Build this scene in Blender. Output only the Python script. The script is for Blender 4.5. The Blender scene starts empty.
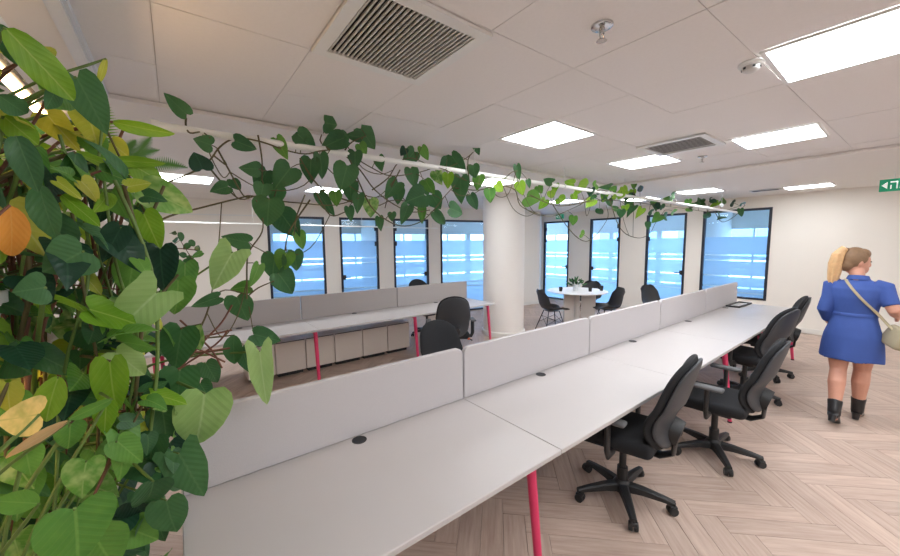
import bpy, bmesh, math, random
from mathutils import Vector, Matrix, Euler
R_ = math.radians
SC = bpy.context.scene
COL = SC.collection

# ------------------------------------------------------------------ camera
F_PX, CX, CY = 356.0, 450.0, 278.0
def _ray(px, py): return Vector(((px-CX)/F_PX, -(py-CY)/F_PX, -1.0))
_x = _ray(913, 240).normalized()
_y = _ray(174, 247); _y = (_y - _x*_x.dot(_y)).normalized()
_z = _x.cross(_y)
ROT = Matrix((_x, _y, _z))                      # camera -> room axes (X along the desks, Y across, Z up)
CAM = Vector((0, 0, 1.70))
cam_d = bpy.data.cameras.new('camera'); cam = bpy.data.objects.new('camera', cam_d); COL.objects.link(cam)
cam_d.sensor_width = 36; cam_d.lens = 36*F_PX/900; cam_d.clip_start = .05
cam.matrix_world = Matrix.Translation(CAM) @ ROT.to_4x4()
SC.camera = cam
# ------------------------------------------------------------------ world, exposure
W = bpy.data.worlds.new('world'); SC.world = W; W.use_nodes = True
bg = W.node_tree.nodes['Background']; bg.inputs[0].default_value = (.36, .62, 1.0, 1); bg.inputs[1].default_value = 9.0
SC.view_settings.view_transform = 'Standard'; SC.view_settings.look = 'None'
SC.view_settings.exposure = 0.0; SC.view_settings.gamma = 1.0; SC.view_settings.use_curve_mapping = False
PANEL_E = 19.5            # ceiling light panels
GROW_E = 38.0             # grow light tubes
ZC = 2.62                 # ceiling height

def hit(px, py, axis, val):
    d = ROT @ _ray(px, py); t = (val-CAM[axis])/d[axis]; return CAM + d*t
def proj(p):
    c = ROT.transposed() @ (Vector(p)-CAM)
    if c.z > -1e-4: return (-999, -999)
    return (CX+F_PX*c.x/-c.z, CY-F_PX*c.y/-c.z)
def depth(p): return -(ROT.transposed() @ (Vector(p)-CAM)).z

# ------------------------------------------------------------------ materials
MATS = {}
def mat(name, col, rough=.6, metal=0, spec=.5, noise=0, nscale=20, bump=0, emit=None, estr=0, trans=0, coat=0):
    m = bpy.data.materials.new(name); m.use_nodes = True; nt = m.node_tree
    b = nt.nodes['Principled BSDF']
    b.inputs['Base Color'].default_value = (*col, 1); b.inputs['Roughness'].default_value = rough
    b.inputs['Metallic'].default_value = metal; b.inputs['Specular IOR Level'].default_value = spec
    b.inputs['Coat Weight'].default_value = coat
    if noise or bump:
        tc = nt.nodes.new('ShaderNodeTexCoord'); n = nt.nodes.new('ShaderNodeTexNoise')
        n.inputs['Scale'].default_value = nscale; n.inputs['Detail'].default_value = 5
        nt.links.new(tc.outputs['Object'], n.inputs['Vector'])
        if noise:
            r = nt.nodes.new('ShaderNodeMix'); r.data_type = 'RGBA'
            r.inputs[6].default_value = (*[c*(1-noise) for c in col], 1); r.inputs[7].default_value = (*[min(1, c*(1+noise)) for c in col], 1)
            nt.links.new(n.outputs['Fac'], r.inputs[0]); nt.links.new(r.outputs[2], b.inputs['Base Color'])
        if bump:
            bp = nt.nodes.new('ShaderNodeBump'); bp.inputs['Strength'].default_value = bump; bp.inputs['Distance'].default_value = .004
            nt.links.new(n.outputs['Fac'], bp.inputs['Height']); nt.links.new(bp.outputs[0], b.inputs['Normal'])
    if emit:
        b.inputs['Emission Color'].default_value = (*emit, 1); b.inputs['Emission Strength'].default_value = estr
    MATS[name] = m; return m
def s(r, g, b): return tuple(((c/255)/12.92 if c/255 <= .04045 else ((c/255+.055)/1.055)**2.4) for c in (r, g, b))

mat('wall', s(240, 235, 227), .85, noise=.02, nscale=3)
mat('ceil', s(236, 232, 230), .9, noise=.03, nscale=60, bump=.05)
mat('ceil_back', s(205, 199, 194), .9, noise=.05)
mat('gypsum', s(238, 234, 230), .9, noise=.015, nscale=4)
mat('steel_trim', s(222, 226, 232), .45, metal=0, noise=.03)
mat('column', s(242, 238, 234), .7, noise=.015, nscale=4)
mat('baseboard', s(235, 232, 226), .5, noise=.02)
mat('desk', s(192, 187, 186), .4, noise=.015, nscale=8)
mat('desk_edge', s(200, 192, 186), .5, noise=.03)
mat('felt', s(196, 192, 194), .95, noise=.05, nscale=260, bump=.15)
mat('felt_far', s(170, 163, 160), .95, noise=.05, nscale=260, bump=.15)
mat('pink', s(218, 58, 104), .4, noise=.04, nscale=6)
mat('black_plastic', (.018, .019, .021), .48, noise=.2, nscale=40)
mat('shell', s(58, 61, 66), .5, noise=.1, nscale=120, bump=.06)
mat('fabric', (.016, .017, .020), .95, noise=.35, nscale=300, bump=.25)
mat('arm_pad', s(100, 101, 104), .6, noise=.06)
mat('chrome', (.6, .6, .6), .18, metal=1, noise=.05)
mat('orange', s(230, 90, 40), .6, noise=.05)
mat('frame_black', (.016, .018, .03), .45, noise=.15)
mat('white_cab', s(232, 224, 216), .5, noise=.015)
mat('white_metal', s(232, 232, 230), .4, noise=.02)
mat('pipe_white', s(238, 238, 234), .35, noise=.02)
mat('dark_slot', (.02, .02, .022), .8, noise=.2)
mat('table_white', s(236, 236, 238), .35, noise=.02)
mat('table_leg', s(215, 210, 206), .5, noise=.02)
mat('shell_black', (.02, .021, .024), .4, noise=.1)
mat('wire', (.03, .03, .032), .35, metal=.6, noise=.1)
mat('grey_plastic', s(205, 203, 200), .45, noise=.03)
mat('paper', s(222, 226, 228), .6, noise=.05, nscale=30)
mat('terracotta', s(196, 128, 96), .85, noise=.1, nscale=30)
mat('soil', (.03, .02, .013), .95, noise=.4, nscale=80, bump=.4)
mat('stem', s(92, 84, 52), .7, noise=.25, nscale=40)
mat('stem_green', s(96, 122, 58), .6, noise=.2, nscale=40)
mat('twig', s(112, 72, 56), .75, noise=.2, nscale=40)
mat('facade', s(222, 226, 230), .8, noise=.05)
mat('facade_dark', s(150, 170, 190), .5, noise=.1)
mat('blind', s(222, 228, 235), .7, noise=.03)
mat('panel_emit', (1, 1, 1), .6, emit=(.94, .97, 1.0), estr=PANEL_E)
mat('grow_emit', (1, 1, 1), .5, emit=(1.0, .60, .27), estr=GROW_E)
mat('exit_green', s(20, 150, 110), .5, noise=.03, emit=s(20, 150, 110), estr=.25)
mat('exit_white', s(235, 245, 240), .5, noise=.02, emit=(1, 1, 1), estr=.5)
# carpet in the meeting rooms
mat('carpet', s(182, 164, 152), .95, noise=.15, nscale=90)

def glass_mat(name, tint, gloss):
    m = bpy.data.materials.new(name); m.use_nodes = True; nt = m.node_tree; nt.nodes.clear()
    o = nt.nodes.new('ShaderNodeOutputMaterial'); mx = nt.nodes.new('ShaderNodeMixShader')
    t = nt.nodes.new('ShaderNodeBsdfTransparent'); g = nt.nodes.new('ShaderNodeBsdfGlossy'); fr = nt.nodes.new('ShaderNodeFresnel')
    fr.inputs[0].default_value = 1.35; g.inputs['Roughness'].default_value = gloss; t.inputs[0].default_value = (*tint, 1)
    nt.links.new(fr.outputs[0], mx.inputs[0]); nt.links.new(t.outputs[0], mx.inputs[1]); nt.links.new(g.outputs[0], mx.inputs[2])
    nt.links.new(mx.outputs[0], o.inputs[0]); MATS[name] = m
glass_mat('glass', (.88, .95, 1.0), .03)
def film_mat(name, clear, tcol):
    m = bpy.data.materials.new(name); m.use_nodes = True; nt = m.node_tree; nt.nodes.clear()
    o = nt.nodes.new('ShaderNodeOutputMaterial'); m1 = nt.nodes.new('ShaderNodeMixShader'); m2 = nt.nodes.new('ShaderNodeMixShader')
    t = nt.nodes.new('ShaderNodeBsdfTransparent'); tl = nt.nodes.new('ShaderNodeBsdfTranslucent'); d = nt.nodes.new('ShaderNodeBsdfDiffuse')
    no = nt.nodes.new('ShaderNodeTexNoise'); no.inputs['Scale'].default_value = 300
    cr = nt.nodes.new('ShaderNodeMapRange'); cr.inputs[3].default_value = clear*.9; cr.inputs[4].default_value = clear*1.1
    tl.inputs[0].default_value = (*tcol, 1); d.inputs[0].default_value = (.7, .75, .8, 1); m1.inputs[0].default_value = .18
    nt.links.new(no.outputs['Fac'], cr.inputs[0]); nt.links.new(cr.outputs[0], m2.inputs[0])
    nt.links.new(tl.outputs[0], m1.inputs[1]); nt.links.new(d.outputs[0], m1.inputs[2])
    nt.links.new(m1.outputs[0], m2.inputs[1]); nt.links.new(t.outputs[0], m2.inputs[2]); nt.links.new(m2.outputs[0], o.inputs[0]); MATS[name] = m
film_mat('film', .22, (.82, .92, 1.0))

def plank_mat():
    m = bpy.data.materials.new('plank'); m.use_nodes = True; nt = m.node_tree; b = nt.nodes['Principled BSDF']
    oi = nt.nodes.new('ShaderNodeObjectInfo'); ge = nt.nodes.new('ShaderNodeNewGeometry'); uv = nt.nodes.new('ShaderNodeUVMap')
    ad = nt.nodes.new('ShaderNodeMath'); ad.operation = 'ADD'; fr = nt.nodes.new('ShaderNodeMath'); fr.operation = 'FRACT'
    nt.links.new(oi.outputs['Random'], ad.inputs[0]); nt.links.new(ge.outputs['Random Per Island'], ad.inputs[1]); nt.links.new(ad.outputs[0], fr.inputs[0])
    mp = nt.nodes.new('ShaderNodeMapping'); mp.inputs['Scale'].default_value = (3.0, 34, 1)
    cb = nt.nodes.new('ShaderNodeCombineXYZ'); mu = nt.nodes.new('ShaderNodeMath'); mu.operation = 'MULTIPLY'; mu.inputs[1].default_value = 60
    nt.links.new(fr.outputs[0], mu.inputs[0]); nt.links.new(mu.outputs[0], cb.inputs[0]); nt.links.new(mu.outputs[0], cb.inputs[1])
    nt.links.new(uv.outputs[0], mp.inputs['Vector']); nt.links.new(cb.outputs[0], mp.inputs['Location'])
    n = nt.nodes.new('ShaderNodeTexNoise'); n.inputs['Scale'].default_value = 1.0; n.inputs['Detail'].default_value = 6; n.inputs['Roughness'].default_value = .6
    nt.links.new(mp.outputs[0], n.inputs['Vector'])
    r1 = nt.nodes.new('ShaderNodeValToRGB'); e = r1.color_ramp.elements
    e[0].position = .25; e[0].color = (*s(172, 148, 134), 1); e[1].position = .75; e[1].color = (*s(206, 186, 172), 1)
    nt.links.new(n.outputs['Fac'], r1.inputs[0])
    hs = nt.nodes.new('ShaderNodeHueSaturation'); mr = nt.nodes.new('ShaderNodeMapRange'); mr.inputs[3].default_value = .90; mr.inputs[4].default_value = 1.08
    nt.links.new(fr.outputs[0], mr.inputs[0]); nt.links.new(mr.outputs[0], hs.inputs['Value']); nt.links.new(r1.outputs[0], hs.inputs['Color'])
    nt.links.new(hs.outputs[0], b.inputs['Base Color']); b.inputs['Roughness'].default_value = .5; b.inputs['Specular IOR Level'].default_value = .35
    MATS['plank'] = m
plank_mat()

def leaf_mat(name, c1, c2, vein, transl=.35, rough=.4, varieg=0):
    m = bpy.data.materials.new(name); m.use_nodes = True; nt = m.node_tree; b = nt.nodes['Principled BSDF']; out = nt.nodes['Material Output']
    oi = nt.nodes.new('ShaderNodeObjectInfo'); tc = nt.nodes.new('ShaderNodeTexCoord'); sx = nt.nodes.new('ShaderNodeSeparateXYZ')
    nt.links.new(tc.outputs['Object'], sx.inputs[0])
    ab = nt.nodes.new('ShaderNodeMath'); ab.operation = 'ABSOLUTE'; nt.links.new(sx.outputs[0], ab.inputs[0])
    base = nt.nodes.new('ShaderNodeMix'); base.data_type = 'RGBA'; base.inputs[6].default_value = (*c1, 1); base.inputs[7].default_value = (*c2, 1)
    no = nt.nodes.new('ShaderNodeTexNoise'); no.inputs['Scale'].default_value = 3.0; no.inputs['Detail'].default_value = 3
    of = nt.nodes.new('ShaderNodeVectorMath'); of.operation = 'ADD'
    nt.links.new(tc.outputs['Object'], of.inputs[0]); nt.links.new(oi.outputs['Location'], of.inputs[1]); nt.links.new(of.outputs[0], no.inputs['Vector'])
    mixr = nt.nodes.new('ShaderNodeMath'); mixr.operation = 'MULTIPLY_ADD'; mixr.inputs[1].default_value = .8; mixr.inputs[2].default_value = -.2
    ad = nt.nodes.new('ShaderNodeMath'); ad.operation = 'ADD'; nt.links.new(no.outputs['Fac'], ad.inputs[0]); nt.links.new(oi.outputs['Random'], ad.inputs[1])
    nt.links.new(ad.outputs[0], mixr.inputs[0]); mixr.use_clamp = True; nt.links.new(mixr.outputs[0], base.inputs[0])
    # side veins: stripes running from the midrib towards the tip
    st = nt.nodes.new('ShaderNodeMath'); st.operation = 'MULTIPLY_ADD'; st.inputs[1].default_value = -.8
    nt.links.new(ab.outputs[0], st.inputs[0]); nt.links.new(sx.outputs[1], st.inputs[2])
    sn = nt.nodes.new('ShaderNodeMath'); sn.operation = 'MULTIPLY'; sn.inputs[1].default_value = 46; nt.links.new(st.outputs[0], sn.inputs[0])
    si = nt.nodes.new('ShaderNodeMath'); si.operation = 'SINE'; nt.links.new(sn.outputs[0], si.inputs[0])
    v1 = nt.nodes.new('ShaderNodeMapRange'); v1.inputs[1].default_value = .8; v1.inputs[2].default_value = 1.0; v1.inputs[4].default_value = .10; nt.links.new(si.outputs[0], v1.inputs[0])
    v2 = nt.nodes.new('ShaderNodeMapRange'); v2.inputs[1].default_value = .03; v2.inputs[2].default_value = .01; v2.inputs[4].default_value = .45; nt.links.new(ab.outputs[0], v2.inputs[0])
    mx = nt.nodes.new('ShaderNodeMath'); mx.operation = 'MAXIMUM'; nt.links.new(v1.outputs[0], mx.inputs[0]); nt.links.new(v2.outputs[0], mx.inputs[1])
    fac = mx.outputs[0]
    if varieg:
        vn = nt.nodes.new('ShaderNodeTexNoise'); vn.inputs['Scale'].default_value = 3.2; nt.links.new(of.outputs[0], vn.inputs['Vector'])
        vr = nt.nodes.new('ShaderNodeMapRange'); vr.inputs[1].default_value = .42; vr.inputs[2].default_value = .72; vr.inputs[4].default_value = varieg; nt.links.new(vn.outputs['Fac'], vr.inputs[0])
        m3 = nt.nodes.new('ShaderNodeMath'); m3.operation = 'MAXIMUM'; nt.links.new(fac, m3.inputs[0]); nt.links.new(vr.outputs[0], m3.inputs[1]); fac = m3.outputs[0]
    vm = nt.nodes.new('ShaderNodeMix'); vm.data_type = 'RGBA'; vm.inputs[7].default_value = (*vein, 1)
    nt.links.new(base.outputs[2], vm.inputs[6]); nt.links.new(fac, vm.inputs[0]); nt.links.new(vm.outputs[2], b.inputs['Base Color'])
    b.inputs['Roughness'].default_value = rough; b.inputs['Specular IOR Level'].default_value = .4
    bp = nt.nodes.new('ShaderNodeBump'); bp.inputs['Strength'].default_value = .10; bp.inputs['Distance'].default_value = .02
    hh = nt.nodes.new('ShaderNodeMath'); hh.operation = 'ADD'; nt.links.new(si.outputs[0], hh.inputs[0]); nt.links.new(no.outputs['Fac'], hh.inputs[1])
    nt.links.new(hh.outputs[0], bp.inputs['Height']); nt.links.new(bp.outputs[0], b.inputs['Normal'])
    tr = nt.nodes.new('ShaderNodeBsdfTranslucent'); nt.links.new(vm.outputs[2], tr.inputs[0])
    ms = nt.nodes.new('ShaderNodeMixShader'); ms.inputs[0].default_value = transl
    nt.links.new(b.outputs[0], ms.inputs[1]); nt.links.new(tr.outputs[0], ms.inputs[2]); nt.links.new(ms.outputs[0], out.inputs[0]); MATS[name] = m
leaf_mat('leaf_dark', s(50, 94, 58), s(74, 122, 72), s(100, 142, 90))
leaf_mat('leaf_deep', s(24, 54, 40), s(40, 80, 58), s(56, 96, 70))
leaf_mat('leaf_mid', s(66, 120, 48), s(108, 160, 68), s(140, 180, 92))
leaf_mat('leaf_bright', s(104, 158, 34), s(150, 190, 60), s(190, 212, 110), .45)
leaf_mat('leaf_lime', s(160, 180, 50), s(205, 205, 84), s(225, 225, 140), .45)
leaf_mat('leaf_pale', s(140, 182, 100), s(176, 208, 134), s(206, 226, 168), .4)
leaf_mat('leaf_varieg', s(70, 130, 50), s(116, 168, 74), s(196, 216, 140), .4, varieg=.8)
leaf_mat('leaf_cream', s(214, 190, 112), s(232, 210, 140), s(150, 160, 70), .4, varieg=.6)
leaf_mat('leaf_orange', s(232, 140, 50), s(246, 172, 80), s(250, 196, 110), .4)
leaf_mat('leaf_tan', s(214, 178, 128), s(226, 196, 150), s(236, 214, 170), .4)
mat('dress', s(56, 84, 156), .75, noise=.1, nscale=14, bump=.1)
mat('skin', s(205, 150, 128), .5, noise=.05, nscale=20)
mat('hair_blond', s(212, 172, 126), .5, noise=.25, nscale=30, bump=.3)
mat('hair_root', s(128, 100, 74), .55, noise=.25, nscale=40, bump=.3)
mat('boot', (.016, .016, .018), .3, noise=.2)
mat('bag', s(168, 156, 128), .6, noise=.06, nscale=30)
mat('lip', s(180, 90, 84), .5, noise=.05)
mat('eye', s(40, 34, 30), .3, noise=.05)

# ------------------------------------------------------------------ mesh helpers
class MB:
    """collects shapes into one mesh"""
    def __init__(self): self.v = []; self.f = []
    def add(self, vs, fs):
        k = len(self.v); self.v += [tuple(p) for p in vs]; self.f += [tuple(i+k for i in q) for q in fs]; return self
    def box(self, x0, x1, y0, y1, z0, z1, m=None):
        vs = [Vector((x, y, z)) for z in (z0, z1) for y in (y0, y1) for x in (x0, x1)]
        if m: vs = [m @ p for p in vs]
        return self.add(vs, [(0, 2, 3, 1), (4, 5, 7, 6), (0, 1, 5, 4), (2, 6, 7, 3), (0, 4, 6, 2), (1, 3, 7, 5)])
    def rbox(self, x0, x1, y0, y1, z0, z1, r=.01, seg=2, m=None):
        bm = bmesh.new(); bmesh.ops.create_cube(bm, size=1)
        for v in bm.verts: v.co = Vector(((x0+x1)/2+v.co.x*(x1-x0), (y0+y1)/2+v.co.y*(y1-y0), (z0+z1)/2+v.co.z*(z1-z0)))
        bmesh.ops.bevel(bm, geom=bm.edges[:], offset=r, segments=seg, profile=.5, affect='EDGES')
        return self.frombm(bm, m)
    def frombm(self, bm, m=None):
        bm.verts.index_update(); vs = [(m @ v.co) if m else v.co.copy() for v in bm.verts]
        self.add(vs, [[v.index for v in f.verts] for f in bm.faces]); bm.free(); return self
    def tube(self, pts, r, n=10, cap=True, m=None):
        """round tube along a list of points; r is a number or one radius (or pair rx, ry) per point"""
        pts = [Vector(p) for p in pts]; N = len(pts); rs = r if isinstance(r, (list, tuple)) else [r]*N
        t0 = (pts[1]-pts[0]).normalized(); up = Vector((0, 0, 1)) if abs(t0.z) < .9 else Vector((1, 0, 0))
        u = t0.cross(up).normalized(); vs = []
        for i, p in enumerate(pts):
            t = (pts[min(i+1, N-1)]-pts[max(i-1, 0)]).normalized()
            u = (u - t*t.dot(u)).normalized(); w = t.cross(u); q = rs[i]; rx, ry = q if isinstance(q, tuple) else (q, q)
            for k in range(n):
                a = 2*math.pi*k/n; vs.append(p+u*(math.cos(a)*rx)+w*(math.sin(a)*ry))
        fs = [(i*n+k, i*n+(k+1) % n, (i+1)*n+(k+1) % n, (i+1)*n+k) for i in range(N-1) for k in range(n)]
        if cap: fs += [tuple(reversed(range(n))), tuple(range((N-1)*n, N*n))]
        if m: vs = [m @ p for p in vs]
        return self.add(vs, fs)
    def cyl(self, x, y, z0, z1, r, n=20, r2=None, m=None):
        return self.tube([(x, y, z0), (x, y, z1)], [r, r if r2 is None else r2], n, m=m)
    def lathe(self, prof, n=24, c=(0, 0, 0), m=None):
        vs = []; N = len(prof)
        for (r, z) in prof:
            for k in range(n):
                a = 2*math.pi*k/n; vs.append(Vector((c[0]+r*math.cos(a), c[1]+r*math.sin(a), c[2]+z)))
        fs = [(i*n+k, i*n+(k+1) % n, (i+1)*n+(k+1) % n, (i+1)*n+k) for i in range(N-1) for k in range(n)]
        fs += [tuple(reversed(range(n))), tuple(range((N-1)*n, N*n))]
        if m: vs = [m @ p for p in vs]
        return self.add(vs, fs)
    def loft(self, secs, cap=True):
        n = len(secs[0]); vs = [p for q in secs for p in q]
        fs = [(i*n+k, i*n+(k+1) % n, (i+1)*n+(k+1) % n, (i+1)*n+k) for i in range(len(secs)-1) for k in range(n)]
        if cap: fs += [tuple(reversed(range(n))), tuple(range((len(secs)-1)*n, len(secs)*n))]
        return self.add(vs, fs)
    def ell(self, c, rx, ry, rz, n=16, k=10, m=None):
        vs = []; c = Vector(c)
        for i in range(1, k):
            a = math.pi*i/k
            for j in range(n):
                b = 2*math.pi*j/n; vs.append(Vector((rx*math.sin(a)*math.cos(b), ry*math.sin(a)*math.sin(b), rz*math.cos(a))))
        vs += [Vector((0, 0, rz)), Vector((0, 0, -rz))]; T, B = (k-1)*n, (k-1)*n+1
        fs = [(i*n+j, (i+1)*n+j, (i+1)*n+(j+1) % n, i*n+(j+1) % n) for i in range(k-2) for j in range(n)]
        fs += [(T, j, (j+1) % n) for j in range(n)] + [(B, (k-2)*n+(j+1) % n, (k-2)*n+j) for j in range(n)]
        vs = [c+((m @ p) if m else p) for p in vs]
        return self.add(vs, fs)
    def mesh(self, name, smooth=None):
        me = bpy.data.meshes.new(name); me.from_pydata([tuple(p) for p in self.v], [], self.f); me.update()
        if smooth is not None:
            bm = bmesh.new(); bm.from_mesh(me); bmesh.ops.recalc_face_normals(bm, faces=bm.faces[:])
            for f in bm.faces: f.smooth = True
            for e in bm.edges:
                if len(e.link_faces) == 2 and e.calc_face_angle(0) > R_(smooth): e.smooth = False
            bm.to_mesh(me); bm.free()
        else:
            bm = bmesh.new(); bm.from_mesh(me); bmesh.ops.recalc_face_normals(bm, faces=bm.faces[:]); bm.to_mesh(me); bm.free()
        return me
    def build(self, name, m, parent=None, smooth=None):
        me = self.mesh(name, smooth); me.materials.append(MATS[m]); return link(name, me, parent)
def link(name, data, parent=None, mw=None):
    o = bpy.data.objects.new(name, data); COL.objects.link(o)
    if parent: o.parent = parent
    if mw is not None: o.matrix_basis = mw
    return o
def tag(o, label=None, cat=None, group=None, kind=None):
    if label: o['label'] = label
    if cat: o['category'] = cat
    if group: o['group'] = group
    if kind: o['kind'] = kind
    return o
def empty(name, loc=(0, 0, 0), rz=0, label=None, cat=None, group=None, kind=None):
    o = bpy.data.objects.new(name, None); COL.objects.link(o); o.location = loc; o.rotation_euler = (0, 0, rz); o.empty_display_size = .1
    return tag(o, label, cat, group, kind)
KIDS = {}
def copy_tree(o, parent=None):
    c = o.copy(); COL.objects.link(c)
    if parent: c.parent = parent
    for ch in [x for x in COL.objects if x.parent == o]: copy_tree(ch, c)
    return c
def remeshed(mb, name, m, parent, voxel=.01, smooth_it=4):
    """one continuous surface out of overlapping volumes"""
    me = mb.mesh(name); o = bpy.data.objects.new(name, me); COL.objects.link(o)
    r = o.modifiers.new('r', 'REMESH'); r.mode = 'VOXEL'; r.voxel_size = voxel; r.use_smooth_shade = True
    sm = o.modifiers.new('s', 'SMOOTH'); sm.iterations = smooth_it; sm.factor = .5
    dg = bpy.context.evaluated_depsgraph_get(); me2 = bpy.data.meshes.new_from_object(o.evaluated_get(dg))
    bpy.data.objects.remove(o); bpy.data.meshes.remove(me); me2.name = name
    me2.materials.clear(); me2.materials.append(MATS[m]); me2.polygons.foreach_set('use_smooth', [True]*len(me2.polygons))
    return link(name, me2, parent)

# ================================================================== STRUCTURE
rnd = random.Random(7)
WL_O = Vector((-3.0, 6.41+.2285*10.97, 0)); _e = Vector((8.10, 6.41-.2285*.13, 0))
WL_U = (_e-WL_O).normalized(); WL_N = Vector((-WL_U.y, WL_U.x, 0)); WL_LEN = (_e-WL_O).length
XR = 9.2
def wl_y(x): return 6.41-.2285*(x-7.97)

# ---- floor: slab, herringbone planks
fl = MB().box(-3.2, 12.6, -4.2, 12.5, -.12, -.012).build('floor', 'carpet'); tag(fl, 'pale oak herringbone plank floor of the office', None, kind='structure')
PL, PW = .66, .132
def plank_mesh(name, recs):
    """recs: list of (x, y, angle, along-offset)"""
    vs = []; fs = []; uvs = []
    hl, hw, b = PL/2-.0004, PW/2-.0004, .0009
    for (x, y, a) in recs:
        k = len(vs); ca, sa = math.cos(a), math.sin(a); u0 = rnd.random()*40
        for (dx, dy, z) in [(-hl, -hw, -.012), (hl, -hw, -.012), (hl, hw, -.012), (-hl, hw, -.012), (-hl+b, -hw+b, 0), (hl-b, -hw+b, 0), (hl-b, hw-b, 0), (-hl+b, hw-b, 0)]:
            vs.append((x+ca*dx-sa*dy, y+sa*dx+ca*dy, z)); uvs.append((dx+u0, dy))
        fs += [tuple(k+i for i in q) for q in ((4, 5, 6, 7), (0, 1, 5, 4), (1, 2, 6, 5), (2, 3, 7, 6), (3, 0, 4, 7))]
    me = bpy.data.meshes.new(name); me.from_pydata(vs, [], fs); uv = me.uv_layers.new(name='uv')
    for l in me.loops: uv.data[l.index].uv = uvs[l.vertex_index]
    me.materials.append(MATS['plank']); return me
recs = []
c45 = math.cos(R_(45))
for i in range(-140, 140):
    for j in range(-40, 40):
        for kind in (0, 1):
            if kind == 0: cx_, cy_, a = i*PW+j*PL+PL/2, i*PW-j*PL+PW/2, 0
            else: cx_, cy_, a = i*PW+j*PL+PL+PW/2, i*PW-j*PL+PW-PL/2, math.pi/2
            x = c45*cx_-c45*cy_+2.1; y = c45*cx_+c45*cy_+.35
            if -3.1 < x < XR+.05 and -4.1 < y < wl_y(x)+.1: recs.append((x, y, a+R_(45)))
def pl_vis(r):
    p = proj((r[0], r[1], 0)); d = depth((r[0], r[1], 0))
    if d < .3 or not (-40 < p[0] < 940 and -40 < p[1] < 620): return 900+d
    onright = p[1] > 555-.6*(p[0]-387)-30 and p[0] > 380
    mid = 400 < p[0] < 560 and p[1] < 350 or (260 < p[0] < 420 and 340 < p[1] < 400)
    return d if onright else (d+2 if mid else 100+d)
recs.sort(key=pl_vis)
pm = [plank_mesh('plank', [(0, 0, 0)]) for _ in range(6)]
for n, (x, y, a) in enumerate(recs[:300]):
    link('plank', pm[n % 6], fl, Matrix.Translation((x, y, 0)) @ Matrix.Rotation(a+(math.pi if n % 2 else 0), 4, 'Z'))
pr = link('plank_field', plank_mesh('plank_field', recs[300:]), fl); pr['kind'] = 'stuff'

# ---- ceiling: slab, gypsum border, tiles
ce = MB().box(-3.2, 12.6, -4.2, 12.5, ZC+.0175, ZC+.2).build('ceiling', 'ceil_back'); tag(ce, 'white tiled office ceiling with gypsum border', None, kind='structure')
GX0, GX1, GY1 = -.262, 5.56, 3.0
for (x0, x1, y0, y1) in ((-3.2, GX0, -4.2, 12.5), (GX0, 12.6, GY1, 12.5), (GX1, 12.6, -4.2, GY1)):
    MB().box(x0, x1, y0, y1, ZC-.03, ZC-.003).build('gypsum_board', 'gypsum', ce)
tp, tq, sh = .582, .597, -.035
g = .0013; tm = MB(); vs = []
for z in (0, .014):
    for (a, b) in ((g, g), (tp-g, g), (tp-g, tq-g), (g, tq-g)): vs.append((a, b+sh*a, z))
tm.add(vs, [(3, 2, 1, 0), (4, 5, 6, 7), (0, 1, 5, 4), (1, 2, 6, 5), (2, 3, 7, 6), (3, 0, 4, 7)])
tme = tm.mesh('ceiling_tile'); tme.materials.append(MATS['ceil'])
for i in range(-2, 10):
    for j in range(-8, 4):
        x0 = .571+tp*i; y0 = 1.19+tq*j+sh*(x0-.9)
        if x0+tp < GX0+.02 or x0 > GX1 or y0+tq < -3.0: continue
        link('ceiling_tile', tme, ce, Matrix.Translation((x0, y0, ZC+rnd.uniform(0, .003))))
tr = MB().box(GX0-.05, GX0, -4.0, GY1, ZC-.045, ZC-.031).box(GX0-.006, GX0+.012, -4.0, GY1, ZC-.031, ZC).build('trim_1', 'steel_trim'); tag(tr, 'pale metal strip along the edge of the tiled ceiling', None, kind='structure')

# ---- walls with glazed openings
def wall_mesh(length, opens, top, th=.12, z0=-.01):
    """local frame: u along x, thickness towards +y"""
    mb = MB(); u = 0
    for (a, b, za, zb) in sorted(opens):
        if a > u: mb.box(u, a, 0, th, z0, top)
        mb.box(a, b, 0, th, zb, top)
        if za > .01: mb.box(a, b, 0, th, z0, za)
        u = b
    if u < length: mb.box(u, length, 0, th, z0, top)
    return mb
def frame_mat(o, u, n):
    return Matrix(((u.x, n.x, 0, o.x), (u.y, n.y, 0, o.y), (0, 0, 1, o.z), (0, 0, 0, 1)))
ML = frame_mat(WL_O, WL_U, WL_N)
def u_left(px):                         # position along the left wall seen at image column px
    d = ROT @ _ray(px, 245); t = (WL_O-CAM).dot(WL_N)/d.dot(WL_N); p = CAM+d*t; return (p-WL_O).dot(WL_U)
def y_right(px): return hit(px, 240, 0, XR).y
TOPL, TOPR = 2.30, 2.36
uL = [(u_left(a), u_left(b)) for a, b in ((268, 325), (340, 378.5), (393.5, 428.5), (440.5, 494))]
wl = wall_mesh(WL_LEN, [(a, b, 0, TOPL) for a, b in uL], ZC).build('wall_left', 'wall'); wl.matrix_world = ML; tag(wl, 'cream wall with dark framed glass doors', None, kind='structure')
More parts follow.
